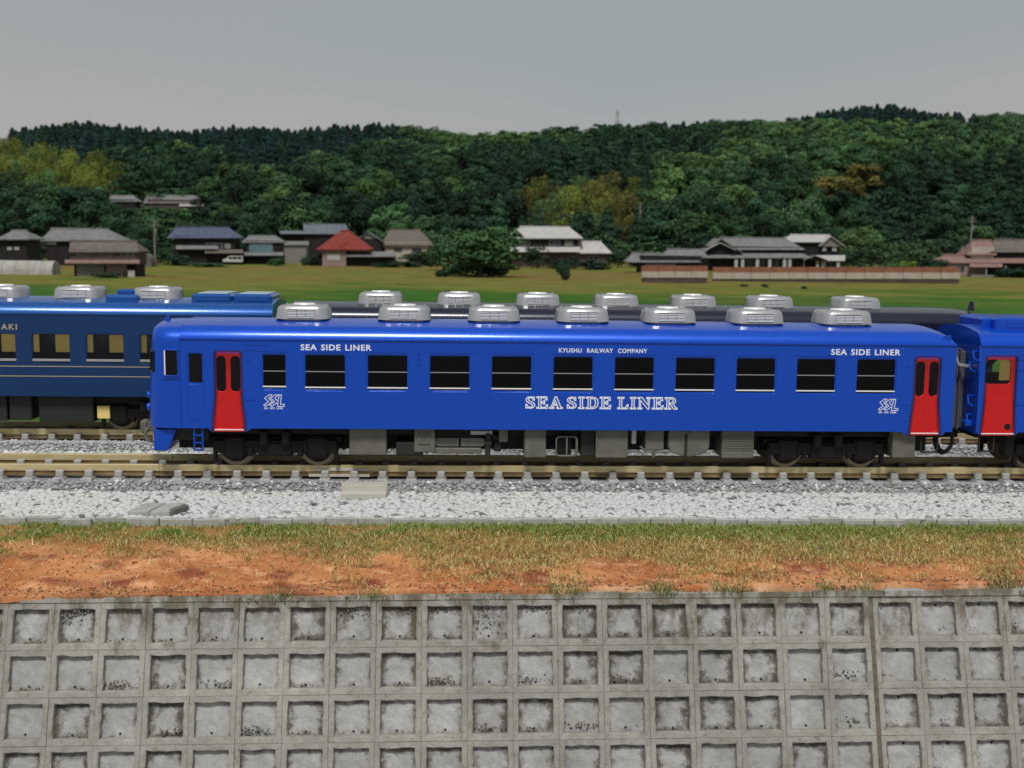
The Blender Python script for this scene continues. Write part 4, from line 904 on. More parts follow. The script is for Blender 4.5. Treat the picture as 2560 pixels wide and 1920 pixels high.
# ------------------------------------------------------------------ bank of orange soil and its grass
def top_edge(x): return np.array(-7.910+.30*.245), -1.561+.23*.953+.0131*(x+10.5)
def bank_z(x, y):
    yt = -7.80; zt = -1.265+.0131*(x+10.5); s_ = np.clip((-4.26-y)/(-4.26-yt), 0, 1.2)
    base = (GZ-.12)+(zt-(GZ-.12))*(s_**1.08)
    amp = np.minimum(1, np.minimum((-4.26-y)/.5, (y-yt)/.45+.12)); amp = np.clip(amp, 0, 1)
    return base+amp*(.30*(fbm(x*.55+3, y*.8, 21)-.5)+.13*(fbm(x*2.2, y*2.6, 22)-.5)+.05*(fbm(x*7, y*8, 23)-.5))
BOT = np.array([(-300, 1370), (0, 1384), (100, 1366), (300, 1374), (420, 1372), (560, 1378), (700, 1380), (800, 1400), (840, 1470), (900, 1440), (960, 1380), (1010, 1395), (1060, 1455), (1200, 1470), (1440, 1478), (1475, 1420), (1520, 1400), (1600, 1398), (1640, 1425), (1690, 1440), (1720, 1462), (1900, 1470), (1960, 1440), (2010, 1412), (2060, 1425), (2110, 1470), (2190, 1440), (2250, 1400), (2340, 1405), (2420, 1418), (2470, 1455), (2520, 1470), (2560, 1470), (2900, 1460)])
gx = np.linspace(X0E, X1E, 520); gy = np.linspace(-7.83, -4.26, 84); gy = np.concatenate([[-7.90, -7.87, -7.845], gy]); XX, YY = np.meshgrid(gx, gy); ZZ = bank_z(XX, np.maximum(YY, -7.83))
drop = .105+.16*np.clip(fbm(gx*.9, gx*0+3, 71)-.30, 0, 1)**1.1+.05*(fbm(gx*5, gx*0+7, 72)-.3)
for r_, (yy_, k_) in enumerate(((-7.872, 1.), (-7.862, .45), (-7.848, .12))): YY[r_] = yy_+.02*(fbm(gx*3, gx*0+r_, 73)-.5); ZZ[r_] = ZZ[3]-drop*k_
VB = np.stack([XX, YY, ZZ], -1).reshape(-1, 3); nx = len(gx)
jj, ii = np.meshgrid(np.arange(len(gy)-1), np.arange(nx-1), indexing='ij'); a = (jj*nx+ii).ravel(); FB = np.stack([a, a+1, a+nx+1, a+nx], 1)
pp = proj(VB); n1 = fbm(VB[:, 0]*.5, VB[:, 1]*.9, 31); n2 = fbm(VB[:, 0]*1.6, VB[:, 1]*2.6, 32); n3 = fbm(VB[:, 0]*6, VB[:, 1]*8, 33)
def L3(a_, b_, f): f = np.clip(f, 0, 1)[:, None]; return np.asarray(a_)*(1-f)+np.asarray(b_)*f
colr = L3((.39, .145, .055), (.55, .26, .115), (n1-.3)/.4); colr = L3(colr, (.22, .065, .035), (n2-.52)/.16*.9); colr = L3(colr, (.66, .36, .19), (n3-.58)/.15*.7)
g_up = (np.interp(pp[:, 0], BOT[:, 0], BOT[:, 1])-pp[:, 1])/25+(n2-.5)*4
g_up = np.minimum(g_up, (1400-pp[:, 1])/20); colr = L3(colr, np.array([(.25, .155, .055)]), np.clip(g_up*.5+.4, 0, 1)*.8)
pale = np.clip((pp[:, 0]-1250)/300, 0, 1)*np.clip((pp[:, 1]-1455)/30, 0, 1)*np.clip((n3-.35)/.2, 0, 1); colr = L3(colr, np.array([(.72, .52, .34)]), pale*.75)
dirty = np.clip((pp[:, 1]-np.where(pp[:, 0] < 1000, 1480, 1468))/16, 0, 1)*np.clip(1-(pp[:, 0]-1000)/2600, 0, 1)*np.clip((n2-.38)/.2, 0, 1); colr = L3(colr, np.array([(.10, .06, .04)]), dirty*.8)
bank_mat = tint_mat('bank_soil', .95, .16, 12, .1, use_obj=False)
me = mesh_np('soil_bank', VB, FB, bank_mat, colr[FB].mean(1), smooth=True); link('soil_bank', me, kind='structure')
# soil crumbs and little stones, thickest along the lip of the wall
n = 9000; x = xr(n); y = np.where(NR.random(n) < .45, -7.86+.30*NR.random(n)**1.5, NR.uniform(-7.75, -4.5, n)); P = np.stack([x, y, bank_z(x, np.maximum(y, -7.83))-np.where(y < -7.84, .05, 0)], 1)
cl = fbm(x*.8, y*1.2, 44); base = np.array([(.42, .17, .07), (.25, .085, .045), (.56, .36, .22), (.12, .085, .05)])[NR.choice(4, n, p=[.4, .3, .15, .15])]
lip = y < -7.7; base[lip] = np.array([(.13, .08, .045), (.30, .12, .055), (.07, .06, .036), (.24, .17, .10)])[NR.choice(4, lip.sum())]
ok = (cl > .42) | ~lip
stones('soil_crumbs', P[ok], (NR.uniform(.012, .035, n)*np.where(lip, NR.uniform(.4, 1.0, n), 1))[ok], base[ok], soil_mat, 7, .7, kind='stuff', label='crumbs of soil scattered over the bank and its lip')
# crumbs lying on ledges of the wall
P, T = [], []
for row in range(0, 5):
    for colm in range(-2, 24):
        if rnd.random() < (.8 if row == 0 else .5):
            c0 = rnd.uniform(0, .7)
            for k in range(rnd.randint(4, 22)):
                u = colm*WPIT+(.10 if colm >= 18 else 0)+min(max(rnd.gauss(c0, .14), .02), .68); v = row*WPIT+.645-abs(rnd.gauss(0, .02)); w = -.125+abs(rnd.gauss(0, .05))
                if w > .0: continue
                P.append(WP+WU*u+WS*v+WN*w); T.append(rnd.choice([(.25, .215, .16), (.19, .155, .105), (.27, .265, .23), (.31, .275, .21), (.10, .10, .065)]))
        if row == 0 and rnd.random() < .5:
            c0 = rnd.uniform(0, .7)
            for k in range(rnd.randint(15, 60)):
                u = colm*WPIT+rnd.gauss(c0, .16); v = -.22+abs(rnd.gauss(0, .10)); w = (.01 if v < 0 else -.10)+rnd.uniform(0, .03)
                P.append(WP+WU*u+WS*v+WN*w); T.append(rnd.choice([(.20, .16, .10), (.12, .12, .07), (.33, .24, .15), (.07, .075, .04)]))
SZ = [rnd.uniform(.008, .024) for _ in P]
for colm, row, top, cnt_ in ((6, 0, 1, 90), (7, 0, 1, 120), (8, 0, 1, 140), (9, 0, 0, 150), (10, 0, 1, 150), (11, 0, 1, 120), (13, 0, 1, 70), (15, 0, 1, 110), (16, 0, 1, 160), (17, 0, 1, 170), (18, 0, 1, 170), (19, 0, 1, 120), (20, 0, 1, 70), (0, 0, 1, 60), (4, 2, -1, 70), (8, 1, -1, 110), (10, 1, -1, 90), (17, 1, -1, 90), (17, 2, -1, 80), (9, 2, -1, 50), (11, 2, -1, 70), (1, 1, -1, 50), (3, 1, -1, 50), (2, 2, -1, 40), (12, 1, -1, 40), (14, 3, -1, 60), (6, 3, -1, 60)):
    c0 = rnd.uniform(.15, .55); rocky = rnd.random() < .4
    for k in range(int(cnt_*1.6)):
        u = colm*WPIT+(.10 if colm >= 18 else 0)+(min(max(rnd.gauss(c0, .20), .02), .68) if top else rnd.uniform(.06, .64)); q_ = abs(rnd.gauss(0, .13))
        v = row*WPIT+(min(.015+q_, .5) if top > 0 else (.655-q_*.6 if top < 0 else rnd.uniform(.05, .6))); w = -.125+abs(rnd.gauss(0, .05 if top >= 0 else .09))*max(0, 1-q_*3)
        if w > -.01: continue
        P.append(WP+WU*u+WS*v+WN*w); SZ.append(rnd.uniform(.008, .026)); T.append(rnd.choice([(.13, .105, .07), (.18, .15, .105), (.07, .065, .045), (.21, .18, .135), (.10, .105, .065)] if not rocky else [(.22, .22, .20), (.14, .14, .125), (.30, .29, .26), (.09, .085, .07)]))
P = np.array(P); T = np.array(T); stones('debris', P, np.array(SZ), T, soil_mat, 9, .7, kind='stuff', label='crumbs and moss lodged on the ledges of the wall')

def blades(name, P, L, W, tint, lean, seed, mt, **kw):
    g = np.random.default_rng(seed); n = len(P); az = g.uniform(0, 6.28, n); fa = g.uniform(0, 6.28, n)
    d = np.stack([np.cos(az), np.sin(az), np.zeros(n)], 1); w = np.stack([np.cos(fa), np.sin(fa)*.35, np.zeros(n)], 1)*W[:, None]
    up = np.zeros((n, 3)); up[:, 2] = 1
    p1 = P+(up*.62+d*lean[:, None]*.35)*L[:, None]; p2 = P+(up*(1-.35*lean[:, None])+d*lean[:, None])*L[:, None]
    V = np.stack([P-w, P+w, p1+w*.7, p1-w*.7, p2+w*.12, p2-w*.12], 1).reshape(-1, 3); o = (np.arange(n)*6)[:, None]
    F = np.stack([o+np.array([[0, 1, 2, 3]]), o+np.array([[3, 2, 4, 5]])], 1).reshape(-1, 4)
    return link(name, mesh_np(name, V, F, mt, np.repeat(tint, 2, 0)), **kw)
grass_mat = tint_mat('grass_blade', .7, 0, 1, .3, use_obj=False)
n = 220000; x = xr(n); y = NR.uniform(-7.80, -4.12, n); z = bank_z(x, y); q = proj(np.stack([x, y, z], 1))
bt = np.interp(q[:, 0], BOT[:, 0], BOT[:, 1]); nn = fbm(x*1.3, y*2, 51); n5 = fbm(x*.45+9, y*.9, 52); edge = (bt-q[:, 1])/22+(nn-.5)*4.5
dens = np.clip(edge*.5+.45, .0, 1)*np.where(q[:, 1] < 1385, 1, np.interp(q[:, 1], [1385, 1420], [.8, .30])+.32*np.clip((q[:, 0]-950)/200, 0, 1))+.035+.25*np.clip((fbm(x*.9, y*1.5, 53)-.60)/.1, 0, 1)*(q[:, 0] > 250)
dens *= np.clip(.35+1.5*(fbm(x*1.1+5, y*1.6, 57)-.25)+.5*np.clip((1350-q[:, 1])/25, 0, 1), .35, 1.3); bare = (n5 > .64) & (q[:, 1] < 1345) & (q[:, 1] > 1300); dens[bare] *= .25
ok = NR.random(n) < dens*.62; x, y, z, q, nn = x[ok], y[ok], z[ok], q[ok], nn[ok]; n = len(x)
gr = np.clip((1380-q[:, 1])/45+(fbm(x*.7, y*1.2, 54)-.5)*3.2-.15*np.clip((q[:, 0]-1100)/600, 0, 1)+.45*np.clip((1350-q[:, 1])/25, 0, 1), 0, 1)
green = np.array([(.15, .24, .030), (.22, .29, .045), (.34, .37, .11), (.09, .17, .025)])[NR.choice(4, n)]; olive = np.array([(.29, .255, .05), (.42, .32, .08), (.54, .43, .16), (.20, .21, .042), (.36, .22, .06), (.62, .56, .27)])[NR.choice(6, n)]
col = np.where((NR.random(n) < gr)[:, None], green, olive)*NR.uniform(.75, 1.2, n)[:, None]
straw = NR.random(n) < .05; col[straw] = (.62, .55, .30)
Lb = NR.uniform(.05, .155, n)*(1+.5*(NR.random(n) < .08)); Wb = NR.uniform(.0045, .0105, n)
blades('grass', np.stack([x, y, z-.01], 1), Lb, Wb, col, NR.uniform(.3, 2.0, n), 6, grass_mat, kind='stuff', label='short green and straw coloured grass on the soil bank')
# a few tufts hanging over the wall
n = 900; cx = NR.choice(np.array([onY(p, 1500, -7.9)[0] for p in (1390, 1430, 1640, 1660, 1800, 1840, 2160, 2490, 2530, 700, 930, 2060)]), n)+NR.normal(0, .16, n)
P = np.stack([cx, -7.9+NR.uniform(-.06, .08, n), -1.33+.0131*(cx+10.5)+NR.uniform(-.16, .03, n)], 1)
blades('overhanging_grass', P, NR.uniform(.12, .30, n), NR.uniform(.005, .010, n), np.array([(.17, .24, .06), (.30, .28, .10), (.10, .17, .05), (.50, .44, .22)])[NR.choice(4, n)], NR.uniform(.6, 1.6, n), 8, grass_mat, kind='stuff', label='tufts of grass hanging over the lip of the wall')
# ------------------------------------------------------------------ hills
RIDGE = np.array([(-600, 350), (0, 335), (72, 317), (200, 302), (231, 302), (275, 311), (376, 321), (457, 327), (538, 322), (640, 318), (744, 324), (816, 308), (941, 308), (1013, 314), (1085, 322), (1146, 334), (1280, 331), (1345, 324), (1408, 315), (1475, 324), (1489, 309), (1605, 305), (1686, 304), (1779, 295), (1837, 293), (1920, 296), (1963, 297), (2030, 282), (2102, 270), (2166, 263), (2232, 263), (2296, 275), (2354, 280), (2406, 288), (2440, 285), (2560, 279), (3200, 300)], float)
YB, YR = 395., 740.
TREE_PX = 34
px_t = np.linspace(-600, 3200, 96); ty = np.concatenate([np.linspace(330, YB, 3), np.linspace(YB+8, YR, 26), np.linspace(YR+40, 1200, 8)])
def azx(px, y):                              # x at depth y for a bearing given as a photograph column at the height of the horizon
    d = ray(px, 608); return CAM[0]+d[0]*(y-CAM[1])/d[1]
def px_of(x, y): q = proj(np.stack([x, y, np.full(np.shape(x), 6.)], -1)); return q[..., 0]
def ridge_h(px):
    py = np.interp(px, RIDGE[:, 0], RIDGE[:, 1])+TREE_PX
    dz = np.array([onY(a, b_, YR)[2] for a, b_ in zip(np.atleast_1d(px), np.atleast_1d(py))]); return dz
RHX = np.linspace(-700, 3300, 300); RHZ = ridge_h(RHX)
def hill_z(x, y):
    x = np.asarray(x, float); y = np.asarray(y, float); r_ = np.interp(px_of(x, y), RHX, RHZ)
    u = np.clip((y-YB)/(YR-YB), 0, 1)**.92; z = GZ+(r_-GZ)*u; z = np.where(y > YR, r_-(y-YR)*.12, z)
    return z+np.where(y > YB+10, (fbm(x*.012, y*.012, 61, 3)-.5)*14*np.clip((y-YB)/90, 0, 1)*np.clip((YR+30-y)/120, 0, 1), -.15)
Vh = []
for y in ty:
    xs_ = np.array([azx(p, y) for p in px_t]); Vh.append(np.stack([xs_, np.full(len(xs_), y), hill_z(xs_, np.full(len(xs_), y))], 1))
Vh = np.concatenate(Vh); nx = len(px_t); F = [(j*nx+i, j*nx+i+1, (j+1)*nx+i+1, (j+1)*nx+i) for j in range(len(ty)-1) for i in range(nx-1)]
link('hills', mesh_np('hills', Vh, F, mat('forest_floor', (.008, .018, .009), .95, col2=(.018, .034, .013), scale=.05), smooth=True), kind='structure')

# ------------------------------------------------------------------ trees
leaf = tint_mat('foliage', .75, .25, .6, .15); bark = mat('bark', (.05, .04, .03), .9, col2=(.09, .075, .055), scale=2)
def leaf_quads(P, Nn, s, g, asp=.75):
    n = len(P); Nn = Nn/np.linalg.norm(Nn, axis=1, keepdims=True); a = np.cross(Nn, g.normal(size=(n, 3))); a /= np.linalg.norm(a, axis=1, keepdims=True); b_ = np.cross(Nn, a)
    a = a*s[:, None]; b_ = b_*s[:, None]*asp
    return np.stack([P-a-b_*.35, P-a*.1-b_, P+a+b_*.25, P+a*.15+b_], 1)
def crown(kind, seed, nq):
    """unit tree: 1 high; returns quads (n,4,3) and a grey level per quad."""
    g = np.random.default_rng(seed); Q, T = [], []
    if kind == 'broad':
        nl = 13
        for k in range(nl):
            t = g.random(); a = g.uniform(0, 6.28); h = .28+.60*t; rr = .34*math.sqrt(max(.05, 1-((h-.48)/.55)**2))*g.uniform(.5, 1); c = np.array([rr*math.cos(a), rr*math.sin(a), h]) if k else np.array([0, 0, .78])
            r_ = g.uniform(.13, .21); m = nq//nl; d = g.normal(size=(m, 3)); d /= np.linalg.norm(d, axis=1, keepdims=True); d[:, 2] = np.abs(d[:, 2])*.9-.25*(g.random(m) < .4)
            P = c+d*np.array([r_*1.15, r_*1.15, r_*.95])*g.uniform(.75, 1.08, (m, 1)); Q.append(leaf_quads(P, d+g.normal(size=(m, 3))*.3, g.uniform(.022, .045, m), g)); T.append(g.uniform(.7, 1.3, m)*g.uniform(.75, 1.2))
    elif kind == 'full':
        nl = 15
        for k in range(nl):
            t = (k+.5)/nl; a = g.uniform(0, 6.28); h = .17+.64*t; rr = .33*math.sqrt(max(.04, 1-((h-.42)/.58)**2))*g.uniform(.55, 1); c = np.array([rr*math.cos(a), rr*math.sin(a), h]); r_ = g.uniform(.15, .23); m = nq//nl; d = g.normal(size=(m, 3)); d /= np.linalg.norm(d, axis=1, keepdims=True); d[:, 2] = np.where(g.random(m) < .7, np.abs(d[:, 2]), d[:, 2])
            P = c+d*np.array([r_*1.1, r_*1.1, r_*.9])*g.uniform(.7, 1.06, (m, 1)); P[:, 2] = np.maximum(P[:, 2], .03); Q.append(leaf_quads(P, d+g.normal(size=(m, 3))*.3, g.uniform(.020, .042, m), g)); T.append(g.uniform(.7, 1.3, m)*g.uniform(.72, 1.25))
    elif kind == 'cedar':
        m = nq; h = g.random(m)**.8; a = g.uniform(0, 6.28, m); rr = (.24*(1-h)**.75+.015)*g.uniform(.7, 1.08, m)*(1+.22*np.sin(h*34+a*1.0)); P = np.stack([rr*np.cos(a), rr*np.sin(a), .07+.93*h], 1)
        Nn = np.stack([np.cos(a), np.sin(a), np.full(m, .55)], 1)+g.normal(size=(m, 3))*.3; Q.append(leaf_quads(P, Nn, g.uniform(.022, .045, m), g)); T.append(g.uniform(.6, 1.35, m))
    elif kind == 'bamboo':
        nl = 9
        for k in range(nl):
            a0 = g.uniform(0, 6.28); r0 = g.uniform(0, .22); lean = g.uniform(.05, .2); top = g.uniform(.75, 1); m = nq//nl; u = g.uniform(.25, 1, m); w = .085*np.sin(np.clip(u, 0, 1)*2.6)+.02
            d = g.normal(size=(m, 3)); P = np.stack([r0*math.cos(a0)+lean*u**2*math.cos(a0)+d[:, 0]*w, r0*math.sin(a0)+lean*u**2*math.sin(a0)+d[:, 1]*w, u*top+d[:, 2]*.02-.10*(u > .92)], 1)
            Q.append(leaf_quads(P, d+np.array([0, 0, .8]), g.uniform(.018, .036, m), g, .5)); T.append(g.uniform(.65, 1.35, m)*(.55+.6*u))
    elif kind == 'shrub':
        nl = 8
        for k in range(nl):
            a = g.uniform(0, 6.28); rr = g.uniform(0, .42); c = np.array([rr*math.cos(a), rr*math.sin(a), g.uniform(.2, .7)]); r_ = g.uniform(.22, .32); m = nq//nl; d = g.normal(size=(m, 3)); d /= np.linalg.norm(d, axis=1, keepdims=True)
            P = c+d*r_*g.uniform(.7, 1.05, (m, 1)); P[:, 2] = np.abs(P[:, 2]); Q.append(leaf_quads(P, d+g.normal(size=(m, 3))*.4+np.array([0, 0, .4]), g.uniform(.04, .08, m), g)); T.append(g.uniform(.7, 1.3, m))
    return np.concatenate(Q), np.concatenate(T)
def crown_mesh(kind, seed, nq, nm):
    Q, T = crown(kind, seed, nq); n = len(Q); F = np.arange(n*4).reshape(n, 4)
    return mesh_np(nm, Q.reshape(-1, 3), F, leaf, np.repeat(T[:, None], 3, 1))
def trunk_mesh(seed, limbs=True, h=.55, r=.028):
    g = random.Random(seed); bm = bmesh.new(); cyl(bm, (0, 0, -.03), (0, 0, h), r, 7, r*.55)
    if limbs:
        for k in range(5):
            a = g.uniform(0, 6.28); z = g.uniform(.2, h*.9); l = g.uniform(.2, .32); cyl(bm, (0, 0, z), (l*math.cos(a), l*math.sin(a), z+l*.75), r*.45, 5, r*.15)
    return bm_mesh('trunk', bm, bark)
CM = {k: [crown_mesh(k, 100*i+j, nq, 'crown') for j in range(nv)] for i, (k, nq, nv) in enumerate((('broad', 1500, 4), ('cedar', 1000, 3), ('bamboo', 1300, 3), ('shrub', 800, 3), ('full', 1900, 5)))}
TM = {'broad': trunk_mesh(1), 'cedar': trunk_mesh(2, False, .85, .02), 'bamboo': trunk_mesh(3, True, .6, .012), 'shrub': trunk_mesh(4, True, .3, .03), 'full': trunk_mesh(5, True, .6, .03)}
NAMES = {'broad': 'broadleaf_tree', 'cedar': 'cedar_tree', 'bamboo': 'bamboo_clump', 'shrub': 'shrub', 'full': 'broadleaf_tree'}
def tree(kind, x, y, z, h, w, colr, label, group=None, cat='tree', v=None):
    e = empty(NAMES[kind], (x, y, z), label=label, cat=cat, group=group); e.scale = (w/.9 if kind != 'cedar' else w/.5, w/.9 if kind != 'cedar' else w/.5, h); e.rotation_euler.z = rnd.uniform(0, 6.28)
    c = link('crown', rnd.choice(CM[kind]) if v is None else CM[kind][v], e); c.color = (*colr, 1); link('trunk', TM[kind], e); return e
COLS = {'dark': (.016, .042, .024), 'deep': (.024, .060, .029), 'mid': (.044, .100, .038), 'light': (.074, .142, .046), 'yellow': (.150, .180, .032), 'rust': (.105, .098, .026), 'blue': (.014, .040, .037)}
def species(px, py, g):
    """what grows where, as read from the photograph."""
    r_ = g.random()
    if px < 320 and py < 480 and py > 335+px*.25: return ('bamboo', 'yellow' if r_ < .75 else 'light')
    if 1300 < px < 1590 and 455 < py < 575: return ('bamboo', 'rust' if r_ < .45 else ('yellow' if r_ < .7 else 'light'))
    if px < 1000 and py < 395+25*math.sin(px/90): return ('cedar', 'blue' if r_ < .7 else 'dark')
    if 1060 < px < 1330 and py < 370: return ('broad', 'light' if r_ < .7 else 'mid')
    if 1180 < px < 1640 and 370 < py < 600: return ('cedar' if r_ < .38 else 'broad', 'dark' if g.random() < .75 else 'deep')
    if 1480 < px < 1760 and py < 400: return ('cedar', 'dark') if r_ < .5 else ('broad', 'deep')
    if 1600 < px < 1860 and 390 < py < 520: return ('broad', 'light' if r_ < .5 else 'mid')
    if px > 1980 and py < 315: return ('cedar', 'blue') if px < 2420 else ('broad', 'mid')
    if px > 2170 and 410 < py < 590: return ('cedar', 'dark') if r_ < .55 else ('broad', 'deep')
    if 2060 < px < 2200 and 430 < py < 500 and r_ < .5: return ('broad', 'rust')
    if px > 1850 and py < 440: return ('broad', 'mid' if r_ < .55 else ('light' if r_ < .85 else 'deep'))
    if py > 560: return ('broad', 'mid' if r_ < .4 else 'deep')
    return ('broad', 'deep' if r_ < .42 else ('mid' if r_ < .66 else ('dark' if r_ < .92 else 'light')))
WORD = {'dark': 'very dark green', 'deep': 'deep green', 'mid': 'mid green', 'light': 'pale green', 'yellow': 'yellow green', 'rust': 'rusty yellow', 'blue': 'bluish dark green'}
KW = {'broad': 'broadleaf tree', 'cedar': 'pointed cedar', 'bamboo': 'feathery bamboo clump'}
def side_word(px): return 'at the left end of' if px < 640 else ('left of the middle of' if px < 1280 else ('right of the middle of' if px < 1920 else 'at the right end of'))
ROOFS = []                                   # (px0, px1, py0) kept clear of tall trees in front
gt = np.random.default_rng(5); placed = []; SPEC = []
def far_enough(x, y, d): return all((x-a)**2+(y-b_)**2 > d*d for a, b_ in placed)
LAND = ((45, 'greenhouse'), (210, 'brown house'), (380, 'arched shed'), (510, 'bluish roof'), (660, 'pale blue wall'), (850, 'red roof'), (1010, 'brownish roof'), (1200, 'big round tree'), (1380, 'whitish roofs'), (1560, 'white cottage'), (1690, 'low grey sheds'), (1900, 'pillared house'), (2050, 'jutting roof'), (2220, 'dark shed'), (2360, 'wall end'), (2500, 'carport house'))
tries = 0
def slope_y(px, py):
    for y in np.arange(402, 720, 2.):
        x = azx(px, y); z = float(hill_z(np.array([x]), np.array([y]))[0])
        if proj((x, y, z))[1] <= py: return y, z
    return 600., z
YA, ZA = slope_y(305, 521); YBB, ZBB = slope_y(440, 523); YSH = (YA+YBB)/2+8
while len(SPEC) < 298 and tries < 12000:
    tries += 1; y = 403+170*gt.random()**1.1; px = gt.uniform(-60, 2620); x = azx(px, y); d_ = 8.4+3.2*(y-400)/170
    z = float(hill_z(np.array([x]), np.array([y]))[0]); py = proj((x, y, z))[1]
    if (245 < px < 550 and y < YSH+1 and (py-16*FPX/(y+30) < 517 or y > YSH-16)) or not far_enough(x, y, d_): continue
    placed.append((x, y)); k, c = species(px, py-45, gt); h = {'broad': gt.uniform(12, 18), 'cedar': gt.uniform(15, 21), 'bamboo': gt.uniform(13, 18)}[k]; w = {'broad': h*gt.uniform(.95, 1.2), 'cedar': h*.52, 'bamboo': h*.85}[k]
    f = gt.uniform(.62, 1.45); low = 'just' if y < 450 else ('well' if y < 515 else 'far'); ln = min(LAND, key=lambda q: abs(q[0]-px))[1]
    SPEC.append((f'{WORD[c]} {KW[k]} {low} above the {ln}', px, k, x, y, z, h, w, tuple(a_*f for a_ in COLS[c])))
ORD = ['leftmost']+[w+' from left' for w in 'second third fourth fifth sixth seventh eighth ninth tenth eleventh twelfth thirteenth fourteenth fifteenth sixteenth'.split()]
by = {}
for q in SPEC: by.setdefault(q[0], []).append(q)
for lb, qs in by.items():
    qs.sort(key=lambda q: q[1])
    for i, (_, px, k, x, y, z, h, w, c) in enumerate(qs):
        tree('full' if k == 'broad' and gt.random() < .75 else k, x, y, z-.3, h, w, c, lb if len(qs) == 1 else f'{lb}, {ORD[i]}', 'trees on the wooded hillside')
# the wood behind them reads as one mass
VQ, TQ = [], []; P0 = []
for yy in np.arange(545, YR+26, 8.5):
    w_ = azx(3000, yy)-azx(-460, yy); nT = int(w_/8.2)
    for i in range(nT):
        px = -460+3460*(i+gt.uniform(0, 1))/nT; y = yy+gt.uniform(-4, 4); x = azx(px, y); P0.append((px, x, y))
NMAIN = len(P0)
for yy in np.arange(401, 575, 7.):
    w_ = azx(3000, yy)-azx(-460, yy); nT = int(w_/7.)
    for i in range(nT): px = -460+3460*(i+gt.uniform(0, 1))/nT; y = yy+gt.uniform(-3, 3); P0.append((px, azx(px, y), y))
P0 = np.array(P0); Z0 = hill_z(P0[:, 1], P0[:, 2]); PY = proj(np.stack([P0[:, 1], P0[:, 2], Z0], 1))[:, 1]
LOW = {k: [crown(k, 900+10*i+j, nq) for j in range(3)] for i, (k, nq) in enumerate((('broad', 240), ('cedar', 200), ('bamboo', 220)))}
for it, ((px, x, y), z, py) in enumerate(zip(P0, Z0, PY)):
    under = it >= NMAIN
    if not far_enough(x, y, 6 if not under else 3.2) or (250 < px < 540 and YSH-15 < y < YSH-1): continue
    k, c = species(px, py-25, gt); Q, T = LOW[k][gt.integers(3)]; h = {'broad': gt.uniform(9.5, 13), 'cedar': gt.uniform(9.5, 13), 'bamboo': gt.uniform(8, 11)}[k]; w = {'broad': h*1.15, 'cedar': h*1.3, 'bamboo': h*.9}[k]
    if under:
        h *= .62; w *= .95; z = z-.12*h
        if 250 < px < 540 and y < YSH:
            hm = (py-515)*(y+30)/FPX
            if hm < .7: continue
            h = min(h, hm)
        if k == 'cedar': Q, T = LOW['broad'][gt.integers(3)]
    if y > YR-30: h *= .8
    a = gt.uniform(0, 6.28); ca, sa = math.cos(a), math.sin(a); q = Q*np.array([w, w, h]); big = 1.75
    cen = q.mean(1, keepdims=True); q = cen+(q-cen)*big
    VQ.append(np.stack([q[..., 0]*ca-q[..., 1]*sa+x, q[..., 0]*sa+q[..., 1]*ca+y, q[..., 2]+z-.3], -1)); f = gt.uniform(.6, 1.4); TQ.append(T[:, None]*np.array([COLS[c]])*f)
VQ = np.concatenate(VQ); TQ = np.concatenate(TQ)
link('forest', mesh_np('forest', VQ.reshape(-1, 3), np.arange(len(VQ)*4).reshape(-1, 4), leaf, TQ), kind='stuff', label='dense dark green wood covering the upper hillside to the skyline')

# ------------------------------------------------------------------ village
def hmat(nm, c, c2=None, rough=.8, **k): return mat(nm, c, rough, 0, col2=c2 or tuple(a*1.25 for a in c), scale=.8, spec=.25, **k)
tile_grey = hmat('roof_tile_grey', (.14, .14, .145), (.20, .20, .205), .55, bump=.5, bscale=2.5); tile_light = hmat('roof_tile_light', (.36, .35, .34), (.44, .43, .42), .6, bump=.4, bscale=2.5)
tile_blue = hmat('roof_tile_blue', (.055, .07, .125), (.09, .105, .16), .4); tile_brown = hmat('roof_tile_brown', (.11, .095, .08), (.15, .13, .115)); tile_red = hmat('roof_tile_red', (.17, .026, .022), (.23, .042, .036)); tile_pink = hmat('roof_tile_rose', (.19, .115, .10), (.24, .16, .14))
tile_steel = hmat('roof_steel', (.10, .115, .14), (.14, .16, .185)); 
w_dark = hmat('dark_timber', (.014, .012, .013), (.024, .02, .02)); w_brown = hmat('brown_timber', (.075, .05, .045), (.10, .068, .06)); w_grey = hmat('grey_render', (.17, .165, .155), (.23, .22, .21)); w_beige = hmat('beige_render', (.30, .22, .185), (.36, .27, .23)); w_pink = hmat('rose_render', (.23, .165, .155), (.28, .21, .20)); w_white = hmat('white_render', (.36, .36, .35), (.42, .42, .41)); w_blue = hmat('pale_blue_panel', (.10, .17, .21), (.13, .21, .25)); w_terra = hmat('terracotta_panel', (.21, .085, .05), (.27, .115, .07)); w_pale = hmat('pale_plaster', (.36, .32, .26), (.44, .39, .33)); trim = hmat('ridge_trim', (.25, .245, .24))
win_glass = mat('house_glass', (.03, .04, .055), .15)
